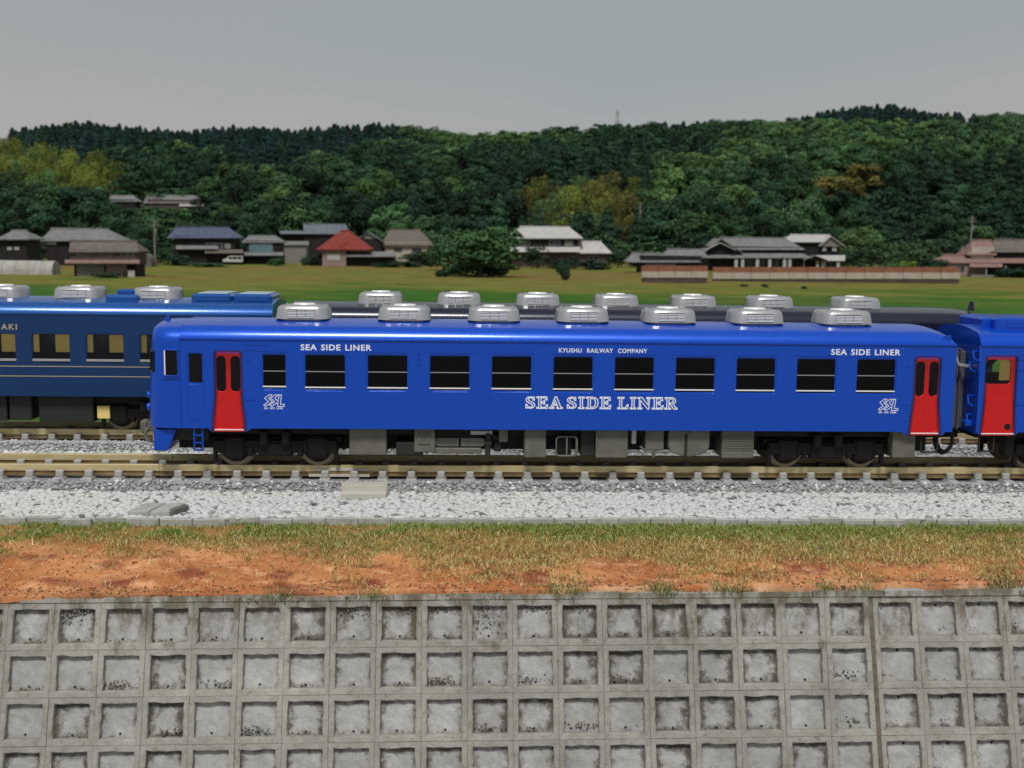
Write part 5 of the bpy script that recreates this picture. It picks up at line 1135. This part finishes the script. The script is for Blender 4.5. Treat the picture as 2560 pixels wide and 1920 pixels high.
class House:
    def __init__(s, name, label, px, base_py, cat='house', y=None, z=None, group='houses of the village'):
        s.y = onZ(px, base_py, GZ)[1] if y is None else y; s.z = GZ if z is None else z; c = onY(px, base_py, s.y)
        s.o = empty(name, (c[0], s.y, s.z), label=label, cat=cat, group=group); s.off = Vector(s.o.location)
    def pt(s, px, py, dy=0): p = onY(px, py, s.y+dy); return Vector(p)-s.off
    def put(s, name, bm, m, parent=None, **k): return link(name, bm_mesh(name, bm, m), parent or s.o, **k)
    def wall(s, x0, x1, y0, y1, m, depth=6, dy=0, ground=False, name='wall', parent=None, bev=0):
        a = s.pt(x0, y1, dy); b_ = s.pt(x1, y0, dy); z0 = s.z-s.off.z-.3 if ground else a.z
        bm = bmesh.new(); bbox(bm, a.x, b_.x, a.y, a.y+depth, z0, b_.z, bev); return s.put(name, bm, m, parent)
    def win(s, x0, x1, y0, y1, parent, dy=0, m=None, frame=None):
        a = s.pt(x0, y1, dy); b_ = s.pt(x1, y0, dy); bm = bmesh.new(); t_ = .09
        for (p, q, u, v) in ((a.x, b_.x, b_.z-t_, b_.z), (a.x, b_.x, a.z, a.z+t_), (a.x, a.x+t_, a.z+t_, b_.z-t_), (b_.x-t_, b_.x, a.z+t_, b_.z-t_), ((a.x+b_.x)/2-t_/2, (a.x+b_.x)/2+t_/2, a.z+t_, b_.z-t_)): bbox(bm, p, q, a.y-.07, a.y, u, v)
        w = s.put('window', bm, frame or trim, None); bm = bmesh.new(); bbox(bm, a.x+t_/2, b_.x-t_/2, a.y-.035, a.y-.012, a.z+t_/2, b_.z-t_/2); link('pane', bm_mesh('pane', bm, m or win_glass), w); return w
    def roof(s, e0, e1, ye, r0, r1, yr, m, depth=8, over=.8, dy=0, thick=.22, name='roof'):
        """ridge along the street; the ridge shorter than the eaves makes a hip."""
        a = s.pt(e0, ye, dy-over); b_ = s.pt(e1, ye, dy-over); c = s.pt(r0, yr, dy+depth/2); d = s.pt(r1, yr, dy+depth/2); yb = dy+depth+over
        V = [a, b_, Vector((b_.x, yb, b_.z)), Vector((a.x, yb, a.z)), c, d]; bm = bmesh.new(); top = [bm.verts.new(v) for v in V]
        for f in ((0, 1, 5, 4), (2, 3, 4, 5), (1, 2, 5), (3, 0, 4)): bm.faces.new([top[i] for i in f])
        low = [bm.verts.new(V[i]-Vector((0, 0, thick))) for i in range(4)]; bm.faces.new(low[::-1])
        for i in range(4): bm.faces.new((top[i], low[i], low[(i+1) % 4], top[(i+1) % 4]))
        bmesh.ops.recalc_face_normals(bm, faces=bm.faces); r_ = s.put(name, bm, m)
        bm = bmesh.new(); bbox(bm, c.x-.15, d.x+.15, c.y-.16, c.y+.16, min(c.z, d.z)-.05, max(c.z, d.z)+.22, .05); link('ridge', bm_mesh('ridge', bm, m), r_); return r_
    def lean(s, x0, x1, y0, y1, m, dy=-1.2, run=1.6, name='lower_roof', thick=.14, x2=None, x3=None):
        """a single slope: its foot x0..x1 at y1, its head against the wall at y0."""
        a = s.pt(x0, y1, dy); b_ = s.pt(x1, y1, dy); c = s.pt(x1 if x3 is None else x3, y0, dy+run); d = s.pt(x0 if x2 is None else x2, y0, dy+run); bm = bmesh.new()
        t1 = [bm.verts.new(v) for v in (a, b_, c, d)]; t2 = [bm.verts.new(v-Vector((0, 0, thick))) for v in (a, b_, c, d)]
        bm.faces.new(t1); bm.faces.new(t2[::-1])
        for i in range(4): bm.faces.new((t1[i], t2[i], t2[(i+1) % 4], t1[(i+1) % 4]))
        bmesh.ops.recalc_face_normals(bm, faces=bm.faces); return s.put(name, bm, m)
    def gable(s, e0, e1, ye, rx, yr, m, depth=8, dy=0, over=.6, thick=.2, wallm=None, name='gable_roof'):
        """gable end towards the camera, ridge running away."""
        a = s.pt(e0, ye, dy-over); b_ = s.pt(e1, ye, dy-over); c = s.pt(rx, yr, dy-over); L_ = Vector((0, depth+over, 0)); bm = bmesh.new(); t3 = Vector((0, 0, thick))
        for (p, q) in ((a, c), (c, b_)):
            vs = [bm.verts.new(v) for v in (p, q, q+L_, p+L_, p-t3, q-t3, q+L_-t3, p+L_-t3)]
            for f in ((0, 1, 2, 3), (7, 6, 5, 4), (0, 4, 5, 1), (1, 5, 6, 2), (2, 6, 7, 3), (3, 7, 4, 0)): bm.faces.new([vs[i] for i in f])
        bmesh.ops.recalc_face_normals(bm, faces=bm.faces); r_ = s.put(name, bm, m)
        if wallm:
            bm = bmesh.new(); k = Vector((0, over+.05, 0)); P = [a+k-t3, b_+k-t3, c+k-t3]; f1 = [bm.verts.new(v) for v in P]; f2 = [bm.verts.new(v+Vector((0, depth-.4, 0))) for v in P]
            bm.faces.new(f1[::-1]); bm.faces.new(f2)
            for i in range(3): bm.faces.new((f1[i], f1[(i+1) % 3], f2[(i+1) % 3], f2[i]))
            bmesh.ops.recalc_face_normals(bm, faces=bm.faces); s.put('gable_wall', bm, wallm)
        return r_
# far left
h = House('house', 'small house with a light grey tilted roof at the far left, half behind bushes', 40, 680)
h.wall(0, 66, 596, 690, w_dark, 7, ground=True); h.roof(-10, 72, 597, 30, 66, 577, tile_grey, 7); h.win(18, 30, 617, 625, None, 0, w_white); h.win(36, 48, 617, 625, None, 0, w_white)
h = House('house', 'house with a wide plain grey hipped roof behind the brown two storey house', 205, 664)
h.wall(118, 285, 598, 670, w_dark, 9, ground=True); h.roof(100, 298, 601, 128, 270, 573, tile_grey, 9); h.win(117, 141, 603, 612, None, -.1, w_white)
h = House('house', 'brown two storey house with a long rose coloured lower roof left of the field', 255, 691)
h.wall(176, 342, 625, 660, w_brown, 6); h.roof(172, 346, 628, 176, 341, 604, tile_brown, 6, .5); h.win(192, 222, 629, 639, None); h.win(228, 280, 629, 639, None); h.win(302, 336, 629, 640, None)
h.wall(186, 340, 655, 692, w_dark, 5.5, .4, True); h.lean(162, 349, 649, 657, tile_pink, -1.4, 1.5)
h.wall(192, 260, 660, 692, w_grey, .4, -.02, True, 'plaster_panel'); h.wall(266, 316, 660, 692, w_pink, .4, -.03, True, 'plaster_panel'); h.wall(320, 336, 676, 693, w_white, .4, -.6, True, 'gate_post'); h.wall(307, 318, 680, 693, w_dark, .4, -.5, True, 'post_box')
h = House('greenhouse', 'long whitish plastic covered greenhouse at the left edge of the field', 60, 686, cat='greenhouse', group=None)
a = h.pt(-60, 684); b_ = h.pt(129, 652); bm = bmesh.new(); n_ = 12; rr = (b_.z-(GZ-h.off.z)); prof_ = [(rr*.9*(1-math.cos(math.pi*i/n_)), rr*math.sin(math.pi*i/n_)**.7) for i in range(n_+1)]; vs = [[bm.verts.new((x, y, z+GZ-h.off.z-.05)) for y, z in prof_] for x in (a.x, b_.x)]
for i in range(n_): bm.faces.new((vs[0][i], vs[0][i+1], vs[1][i+1], vs[1][i]))
bm.faces.new(vs[0]); bm.faces.new(vs[1][::-1]); bmesh.ops.recalc_face_normals(bm, faces=bm.faces); h.put('plastic_cover', bm, hmat('greenhouse_film', (.30, .29, .265), (.40, .39, .37)))
k = a.x
while k < b_.x:
    bm = bmesh.new(); pipe(bm, [(k, y, z+GZ-h.off.z-.02) for y, z in prof_], .05, 5); h.put('hoop', bm, trim); k += 2.2
h = House('shed', 'small arched shed beside the brown house at the edge of the field', 355, 667, cat='shed', group=None)
a = h.pt(336, 666); b_ = h.pt(377, 634); bm = bmesh.new(); cx_ = (a.x+b_.x)/2; rw = (b_.x-a.x)/2; hz = b_.z-(GZ-h.off.z); vs = [[bm.verts.new((cx_+rw*math.cos(math.pi*i/10), y, GZ-h.off.z-.05+hz*math.sin(math.pi*i/10)**.8)) for i in range(11)] for y in (0, 5)]
for i in range(10): bm.faces.new((vs[0][i], vs[0][i+1], vs[1][i+1], vs[1][i]))
bm.faces.new(vs[0]); bm.faces.new(vs[1][::-1]); bmesh.ops.recalc_face_normals(bm, faces=bm.faces); h.put('arched_shell', bm, hmat('shed_shell', (.10, .085, .075), (.16, .145, .13))); h.wall(340, 355, 644, 668, w_dark, .2, -.1, True, 'door')
# dark house with a bluish roof
h = House('house', 'dark house with a long bluish tiled roof above the white van', 505, 660)
h.wall(436, 585, 590, 624, w_dark, 8); h.roof(417, 592, 594, 440, 572, 569, tile_blue, 8, .9); h.lean(440, 545, 613, 622, tile_grey, -1.2, 1.3); h.lean(512, 608, 624, 632, tile_brown, -1.6, 1.5)
h.wall(432, 604, 622, 661, w_dark, 8, .3, True); h.win(516, 556, 608, 621, None); h.win(562, 576, 609, 621, None, 0, w_grey)
h = House('house', 'dark house with a pale blue upper wall right of the white van', 660, 661)
h.wall(614, 700, 602, 633, w_dark, 7); h.roof(604, 706, 605, 622, 690, 590, tile_grey, 7, .5); h.wall(623, 682, 605, 630, w_blue, .2, -.12, name='blue_panel'); h.lean(606, 708, 630, 638, tile_grey, -1.3, 1.4); h.wall(616, 702, 636, 662, w_dark, 7, .2, True)
h.win(632, 675, 607, 616, None, -.13, w_blue)
h = House('house', 'house with a steel grey roof behind and left of the red roof', 800, 652)
h.wall(760, 868, 582, 655, w_dark, 9, ground=True); h.roof(760, 870, 584, 758, 865, 561, tile_steel, 9, .8); h.lean(700, 790, 577, 584, tile_steel, -1, 2.5); h.wall(702, 758, 585, 655, w_dark, 6, 1.6, True)
h = House('outbuilding', 'grey plastered outbuilding left of the red roofed house', 735, 658, cat='outbuilding', group=None)
h.wall(702, 765, 610, 660, w_grey, 5, ground=True, name='wall'); h.lean(698, 772, 603, 612, tile_grey, -.5, 3.5, 'roof')
h = House('house', 'house with a bright red roof and a rose plaster front', 840, 665)
h.wall(806, 865, 620, 666, w_pink, 8, ground=True); h.roof(790, 928, 623, 852, 874, 577, tile_red, 9, .9); 
a = h.pt(868, 584, -.6); b_ = h.pt(847, 606, -1.2); bm = bmesh.new(); pipe(bm, [a, b_], .16, 6); h.put('hip_ridge', bm, tile_pink)
h.wall(868, 985, 640, 666, w_dark, 7, .5, True, 'annexe_wall'); h.lean(866, 986, 629, 641, tile_grey, -1, 3.5, 'annexe_roof'); h.wall(772, 802, 636, 666, w_dark, 5, .6, True, 'annexe_wall'); h.win(818, 850, 634, 650, None, 0, w_white)
h = House('house', 'small grey gabled roof peeping out behind the red roof', 915, 655)
h.wall(892, 950, 597, 658, w_dark, 7, ground=True); h.gable(886, 956, 602, 918, 580, tile_steel, 8, wallm=w_grey)
h = House('house', 'house with a broad brownish grey roof left of the big round tree', 1010, 655)
h.wall(962, 1072, 606, 658, w_pale, 9, ground=True); h.roof(950, 1085, 613, 975, 1050, 575, tile_brown, 9, .9); h.win(985, 1005, 620, 630, None); h.win(1030, 1055, 620, 630, None)
# light roofed two storey house in the middle
h = House('house', 'two storey house with whitish roofs right of the big round tree', 1385, 668)
h.wall(1284, 1446, 592, 622, w_dark, 9); h.roof(1264, 1458, 595, 1300, 1424, 568, tile_light, 9, .9); h.win(1298, 1325, 601, 614, None, 0); h.win(1372, 1400, 601, 614, None); h.win(1412, 1432, 601, 614, None, 0, w_grey)
h.gable(1276, 1308, 588, 1291, 572, tile_light, 3, -.6, wallm=w_dark, name='dormer')
h.lean(1278, 1450, 617, 629, tile_light, -1.6, 1.6, x2=1268); h.roof(1440, 1530, 632, 1446, 1502, 604, tile_light, 7, .7, .2, name='wing_roof'); h.wall(1284, 1515, 628, 670, w_brown, 9, .5, True); h.win(1420, 1446, 640, 658, None, .5); h.win(1470, 1496, 640, 658, None, .5)
# cluster behind
h = House('house', 'white roofed cottage in a gap between the trees, left of two small gables', 1575, 645)
h.wall(1556, 1588, 612, 650, w_dark, 6, ground=True); h.roof(1551, 1592, 615, 1556, 1586, 599, tile_light, 6, .4)
h = House('house', 'pair of small dark gables behind the low roofs', 1640, 650)
h.wall(1602, 1688, 607, 655, w_dark, 8, ground=True); h.gable(1594, 1676, 610, 1640, 586, tile_grey, 8, wallm=w_grey); h.gable(1650, 1700, 612, 1676, 592, tile_light, 7, -.8, wallm=w_dark); h.wall(1630, 1652, 600, 606, w_white, .3, -.5, name='gable_vent')
h = House('house', 'house showing only a pale steel roof behind the long grey roof', 1815, 640)
h.wall(1775, 1860, 583, 645, w_dark, 8, ground=True); h.roof(1755, 1885, 587, 1765, 1845, 566, tile_steel, 8, .6)
h = House('house', 'long one storey house with a grey roof and white pillars behind the terracotta wall', 1900, 678)
h.wall(1770, 2010, 618, 680, w_dark, 10, ground=True); h.roof(1790, 2012, 623, 1800, 1965, 596, tile_grey, 10, .8); h.gable(1762, 1858, 632, 1803, 596, tile_grey, 9, -1.2, wallm=w_dark); h.gable(1764, 1840, 624, 1801, 606, tile_light, .6, -1.8, name='gable_board')
h.lean(1752, 2030, 632, 644, tile_grey, -2.2, 2.2, x3=2004)
for q in (1836, 1852, 1889, 1920, 1957, 1970): h.wall(q, q+9, 645, 676, w_white, .3, -1.9, True, 'pillar')
for q in (1864, 1900, 1934): h.win(q, q+20, 647, 668, None, -.02)
h = House('house', 'low sheds with overlapping grey roofs at the left end of the terracotta wall', 1660, 682)
h.wall(1600, 1755, 640, 685, w_dark, 6, ground=True); h.roof(1568, 1752, 654, 1580, 1720, 634, tile_grey, 6, .5); h.roof(1660, 1770, 641, 1668, 1755, 624, tile_grey, 6, .4, 1.5, name='upper_roof'); h.wall(1612, 1690, 655, 685, w_brown, .3, -.2, True, 'shutter')
h = House('house', 'two storey dark house with a pale jutting roof at the right end of the pillars', 2045, 677)
h.wall(2000, 2096, 606, 645, w_dark, 8); h.roof(1958, 2080, 604, 1976, 2074, 588, tile_light, 8, .9); h.gable(2050, 2112, 614, 2078, 590, tile_light, 7, -1.0, wallm=w_grey); h.win(2056, 2066, 616, 628, None, -.5, w_white); h.win(2080, 2092, 616, 628, None, -.5, w_white)
h.lean(2040, 2113, 638, 651, tile_light, -1.8, 1.8); h.gable(2007, 2070, 650, 2038, 638, tile_grey, 4, -2.2, wallm=w_dark); h.wall(2004, 2100, 648, 678, w_dark, 8, .3, True)
for q0, q1 in ((2003, 2012), (2040, 2048), (2053, 2065), (2091, 2100)): h.wall(q0, q1, 652, 676, w_white, .3, -1.4, True, 'pillar')
h.win(2068, 2088, 652, 672, None, .28)
h = House('outbuilding', 'dark flat roofed shed with a grey end wall, alone in the greenery', 2215, 655, cat='outbuilding', group=None)
h.wall(2180, 2224, 618, 658, w_dark, 6, ground=True, name='wall'); h.wall(2224, 2254, 621, 658, w_grey, 5, .4, True, 'end_wall'); h.wall(2176, 2228, 615, 618.5, tile_grey, 7, -.6, name='roof')
h = House('house', 'rose coloured house with stepped roofs and a carport at the right edge', 2450, 691)
h.wall(2366, 2466, 655, 692, w_pink, 8, ground=True); h.roof(2350, 2580, 656, 2356, 2575, 640, tile_pink, 8, .5, name='lower_roof'); h.wall(2428, 2486, 618, 645, w_pale, 6, 2.0); h.roof(2420, 2492, 636, 2432, 2478, 601, tile_pink, 6, .4, 2.0); h.wall(2484, 2600, 624, 648, w_dark, 7, 2.5); h.roof(2478, 2620, 629, 2486, 2610, 600, tile_brown, 8, .5, 2.2, name='wing_roof')
h.lean(2424, 2506, 658, 667, tile_pink, -2.4, 2.2, 'porch_roof'); h.wall(2466, 2600, 660, 692, w_dark, 6, 1.2, True, 'carport'); 
for q in (2464, 2512): h.wall(q, q+4, 664, 694, w_white, .25, -2.0, True, 'porch_post')
h.wall(2428, 2524, 688, 697, w_grey, .3, -3.2, True, 'fence_panel'); h.win(2390, 2412, 664, 680, None)
# roofs among the trees on the slope
h = House('house', 'small grey roof among the trees on the slope, left of a longer one', 305, 518, y=YA, z=ZA); h.wall(276, 338, 499, 520, w_dark, 8); h.roof(268, 344, 503, 278, 334, 489, tile_grey, 8, .5)
h = House('house', 'long grey roof among the trees on the slope above the bluish roof', 440, 521, y=YBB, z=ZBB); h.wall(370, 505, 500, 522, w_brown, 9); h.roof(358, 520, 507, 366, 496, 489, tile_grey, 9, .6); h.lean(448, 512, 509, 515, tile_light, -1.4, 1.3)
# boundary wall: terracotta panels over a pale plinth
def bound(label, x0, x1, yt, ym, yb, yg, px):
    h = House('boundary_wall', label, px, yg, cat='wall', group='boundary walls')
    y_ = h.y; n_ = max(1, round((x1-x0)/46))
    for i in range(n_):
        u0 = x0+(x1-x0)*i/n_; u1 = x0+(x1-x0)*(i+1)/n_; h.wall(u0+.4, u1-.4, yt, ym+.6, w_terra, .25, .12, name='upper_panel'); h.wall(u0+.25, u1-.25, ym, yb, w_pale, .6, 0, name='plinth_panel')
    h.wall(x0+2, x1-2, yb-.5, yg, w_brown, 1.0, .15, True, 'footing')
bound('terracotta and pale boundary wall below the low grey sheds', 1604, 1770, 665, 679, 694, 707, 1690)
bound('long terracotta and pale boundary wall below the pillared house', 1782, 2400, 668, 682, 697, 706, 2090)
# power poles, pylon
def pole(px, base, top, label):
    h = House('utility_pole', label, px, base, cat='utility pole', group='utility poles'); a = h.pt(px, base); b_ = h.pt(px, top); bm = bmesh.new(); cyl(bm, (a.x, 0, GZ-h.off.z-.3), (a.x, 0, b_.z), .24, 8, .16); h.put('pole', bm, w_grey)
    for d in (.5, 1.4): bm = bmesh.new(); bbox(bm, a.x-.9, a.x+.9, -.06, .06, b_.z-d-.06, b_.z-d+.06); h.put('crossarm', bm, w_grey)
    bm = bmesh.new(); cyl(bm, (a.x+.4, 0, b_.z-3.4), (a.x+.4, 0, b_.z-2.4), .28, 8); h.put('transformer', bm, w_grey)
pole(388, 663, 548, 'grey power pole between the arched shed and the dark blue roofed house'); pole(1700, 655, 578, 'thin grey power pole beside the small dark gables'); pole(2422, 688, 540, 'grey power pole left of the rose coloured house'); pole(1597, 655, 510, 'tall faint power pole before the rusty bamboo')
e = empty('pylon', (azx(1536, 900), 900, float(hill_z(np.array([azx(1536, 900)]), np.array([900.]))[0])), label='hazy grey lattice pylon standing on the skyline', cat='pylon')
zt_ = onY(1536, 274, 900)[2]-e.location.z; wT = 6.5; bm = bmesh.new(); prev = None
for k in range(9):
    u = k/8; hw_ = (3.6*(1-u)**1.2+.5); z = zt_*u; ring_ = [(sx*hw_, sy*hw_, z) for sx, sy in ((-1, -1), (1, -1), (1, 1), (-1, 1))]
    if prev:
        for i in range(4): pipe(bm, [prev[i], ring_[i]], .26, 4); pipe(bm, [prev[i], ring_[(i+1) % 4]], .14, 4)
    prev = ring_
pyl = mat('pylon_steel', (.30, .31, .31), .6); link('lattice', bm_mesh('lattice', bm, pyl), e, kind='stuff')
for u, l in ((.70, 5.0), (.83, 4.2), (.95, 3.2)): bm = bmesh.new(); bbox(bm, -l, l, -.2, .2, zt_*u-.2, zt_*u+.2); link('crossarm', bm_mesh('crossarm', bm, pyl), e)
# van
h = House('van', 'small white van parked before the dark blue roofed house', 582, 661, cat='van', group=None)
a = h.pt(557, 660, -3); b_ = h.pt(606, 640, -3); gz = GZ-h.off.z; L_ = b_.x-a.x; H_ = max(b_.z-gz, 1.7); yv = -3
P = [(0, .3), (0, .62), (.16, .66), (.30, .97), (.34, 1.0), (.97, 1.0), (1, .94), (1, .3)]; bm = bmesh.new(); vs = [[bm.verts.new((a.x+x*L_, yv+y, gz+z*H_)) for x, z in P] for y in (0, 1.6)]; bm.faces.new(vs[0]); bm.faces.new(vs[1][::-1])
for i in range(len(P)): bm.faces.new((vs[0][i], vs[1][i], vs[1][(i+1) % len(P)], vs[0][(i+1) % len(P)]))
bmesh.ops.recalc_face_normals(bm, faces=bm.faces); bmesh.ops.bevel(bm, geom=list(bm.edges), offset=.06, segments=2, affect='EDGES'); h.put('body', bm, mat('van_white', (.50, .50, .49), .3, coat=.5))
for (x0, x1) in ((.30, .48), (.51, .74), (.77, .95)): bm = bmesh.new(); bbox(bm, a.x+x0*L_, a.x+x1*L_, yv-.02, yv+.03, gz+.62*H_, gz+.9*H_, .01); h.put('window', bm, dark_glass)
for x in (.17, .83): bm = bmesh.new(); cyl(bm, (a.x+x*L_, yv-.02, gz+.3), (a.x+x*L_, yv+.2, gz+.3), .3, 14); h.put('wheel', bm, black_plastic)
bm = bmesh.new(); bbox(bm, a.x-.03, a.x+.06, yv+.1, yv+.3, gz+.42*H_, gz+.5*H_, .02); h.put('headlight', bm, w_white)

# village trees and shrubs; (kind, column, foot row, top row, width in pixels, colour, label)
def vt(kind, px, base, top, wpx, c, label, cat='tree', v=0, dy=0, group='trees among the houses'):
    p = onZ(px, base, GZ); y = p[1]+dy; sc = (y-CAM[1])/FPX; hh = (base-top)*sc; tree(kind, p[0], y, GZ-.1, hh, wpx*sc, tuple(a*rnd.uniform(.9, 1.12) for a in COLS[c]) if isinstance(c, str) else c, label, group, cat, v)
vt('full', 1200, 692, 560, 215, 'mid', 'big round dark green tree standing alone at the edge of the field', v=0); vt('full', 1110, 676, 580, 110, 'mid', 'bushy green tree joined to the left of the big round tree', v=1); vt('shrub', 1112, 692, 668, 34, 'dark', 'small dark bush in the field left of the big round tree', 'bush')
vt('full', 1345, 671, 612, 76, 'deep', 'round bush tree in front of the two storey house with whitish roofs', v=2); vt('shrub', 1268, 674, 650, 50, 'mid', 'low green bush at the right foot of the big round tree', 'bush'); vt('shrub', 1420, 673, 644, 90, 'dark', 'dark clipped bushes before the whitish roofed house', 'bush', 1); vt('shrub', 1490, 674, 648, 90, 'dark', 'dark bush under the low whitish wing roof', 'bush', 2); vt('shrub', 1412, 700, 655, 34, 'dark', 'narrow dark bush leaning in the field', 'bush', 1)
vt('shrub', 262, 693, 676, 76, 'deep', 'low bush before the plaster wall of the brown two storey house', 'bush', 0); vt('full', 82, 657, 590, 84, 'deep', 'round dark tree behind the greenhouse', v=3); vt('full', 150, 658, 600, 62, 'mid', 'green tree left of the brown two storey house', v=4); vt('full', 30, 660, 600, 70, 'dark', 'very dark tree at the left edge behind the greenhouse', v=2)
vt('full', 325, 648, 540, 120, 'deep', 'tall dark tree behind the grey hipped roof', v=1); vt('full', 395, 661, 600, 60, 'dark', 'dark tree beside the grey power pole at the left', v=0); vt('shrub', 455, 664, 632, 66, 'dark', 'dark hedge bush left of the white van', 'bush', 2); vt('shrub', 520, 667, 655, 90, 'mid', 'low green hedge bush in front of the white van', 'bush', 1)
vt('full', 640, 640, 520, 150, 'mid', 'broad spreading tree behind the pale blue walled house', v=4); vt('full', 1045, 664, 625, 110, 'deep', 'leafy hedge tree below the broad brownish roof', v=3); vt('shrub', 1075, 664, 636, 80, 'deep', 'dark bush right of the broad brownish roof', 'bush', 0)
vt('full', 1545, 668, 618, 60, 'deep', 'dark tree right of the low whitish wing roof', v=1); vt('full', 1740, 665, 575, 110, 'dark', 'dark tree between the thin power pole and the long grey roof', v=2); vt('shrub', 1600, 640, 606, 60, 'light', 'pale green bush before the white roofed cottage', 'bush', 0)
for i, (px, base, top, w_, c) in enumerate(((2140, 668, 560, 120, 'light'), (2200, 672, 585, 110, 'mid'), (2290, 680, 600, 120, 'mid'), (2370, 672, 590, 110, 'deep'), (2330, 690, 640, 90, 'dark'), (2530, 650, 560, 120, 'mid'), (2160, 670, 610, 70, 'deep'), (2440, 640, 545, 110, 'mid'))):
    vt('full', px, base, top, w_, c, f"{WORD[c]} garden tree, {['right behind the pale jutting roof', 'behind the dark shed', 'right of the dark shed', 'left of the right hand power pole', 'low against the terracotta wall', 'behind the stepped rose roofs', 'between the pale jutting roof and the dark shed', 'behind the right hand power pole'][i]}", v=i % 5)
vt('shrub', 2255, 684, 648, 60, (.12, .20, .03), 'bright yellow green bush over the terracotta wall', 'bush', 1); vt('shrub', 2215, 690, 655, 80, 'mid', 'green hedge bush behind the terracotta wall below the dark shed', 'bush', 2); vt('shrub', 2545, 694, 660, 80, 'dark', 'dark bush at the right edge beside the carport', 'bush', 0)
for i, (px, py) in enumerate(((1862, 716), (1914, 718), (2010, 722))): vt('shrub', px, py, py-10, 18, 'dark', f"tiny dark tuft in the field, {['leftmost of three below the terracotta wall', 'middle one of three below the terracotta wall', 'rightmost of three below the terracotta wall'][i]}", 'bush', i)
vt('shrub', 900, 661, 648, 60, 'dark', 'dark low bush before the annexe of the red roofed house', 'bush', 1)

for px, base, w_, c in ((1150, 688, 90, 'deep'), (1235, 690, 80, 'dark'), (1195, 688, 90, 'dark')):
    vt('shrub', px, base, base-38, w_, c, f"{WORD[c]} undergrowth {['left', 'right', 'middle'][(1150, 1235, 1195).index(px)]} under the big round tree", 'bush', 1, 1.5)
FILL = ((78, 664, 40, 70, 'between the tilted grey roof and the grey hipped roof'), (352, 652, 60, 70, 'behind the arched shed'), (420, 662, 45, 60, 'at the left corner of the bluish roofed house'), (598, 656, 60, 60, 'between the bluish roof and the pale blue wall'), (772, 664, 30, 40, 'at the left foot of the red roofed house'), (880, 650, 60, 80, 'behind the annexe of the red roofed house'), (955, 663, 36, 70, 'left of the broad brownish roof'), (1275, 662, 60, 60, 'between the big round tree and the whitish roofs'), (1462, 655, 62, 70, 'behind the low whitish wing roof'), (1540, 662, 46, 70, 'right of the low whitish wing roof'), (1585, 668, 36, 60, 'at the left end of the low grey sheds'), (1702, 640, 60, 90, 'behind the low grey sheds'), (1760, 650, 70, 70, 'left of the long grey roof'), (2120, 676, 60, 60, 'right of the jutting roof'), (2165, 685, 30, 70, 'behind the terracotta wall near the dark shed'), (2300, 690, 34, 90, 'behind the right part of the terracotta wall'), (2345, 675, 50, 60, 'left of the stepped rose roofs'), (690, 664, 22, 50, 'in front of the grey plastered outbuilding'), (960, 668, 16, 60, 'low in front of the brownish roofed house'), (1020, 668, 18, 70, 'hedge below the beige wall of the brownish roofed house'))
for i, (px, base, hh, w_, where) in enumerate(FILL):
    c = ('dark', 'deep', 'mid')[i % 3]; vt('shrub' if hh < 40 else 'full', px, base, base-hh, w_, c, f'{WORD[c]} {"bush" if hh < 40 else "garden tree"} {where}', 'bush' if hh < 40 else 'tree', i % 3)
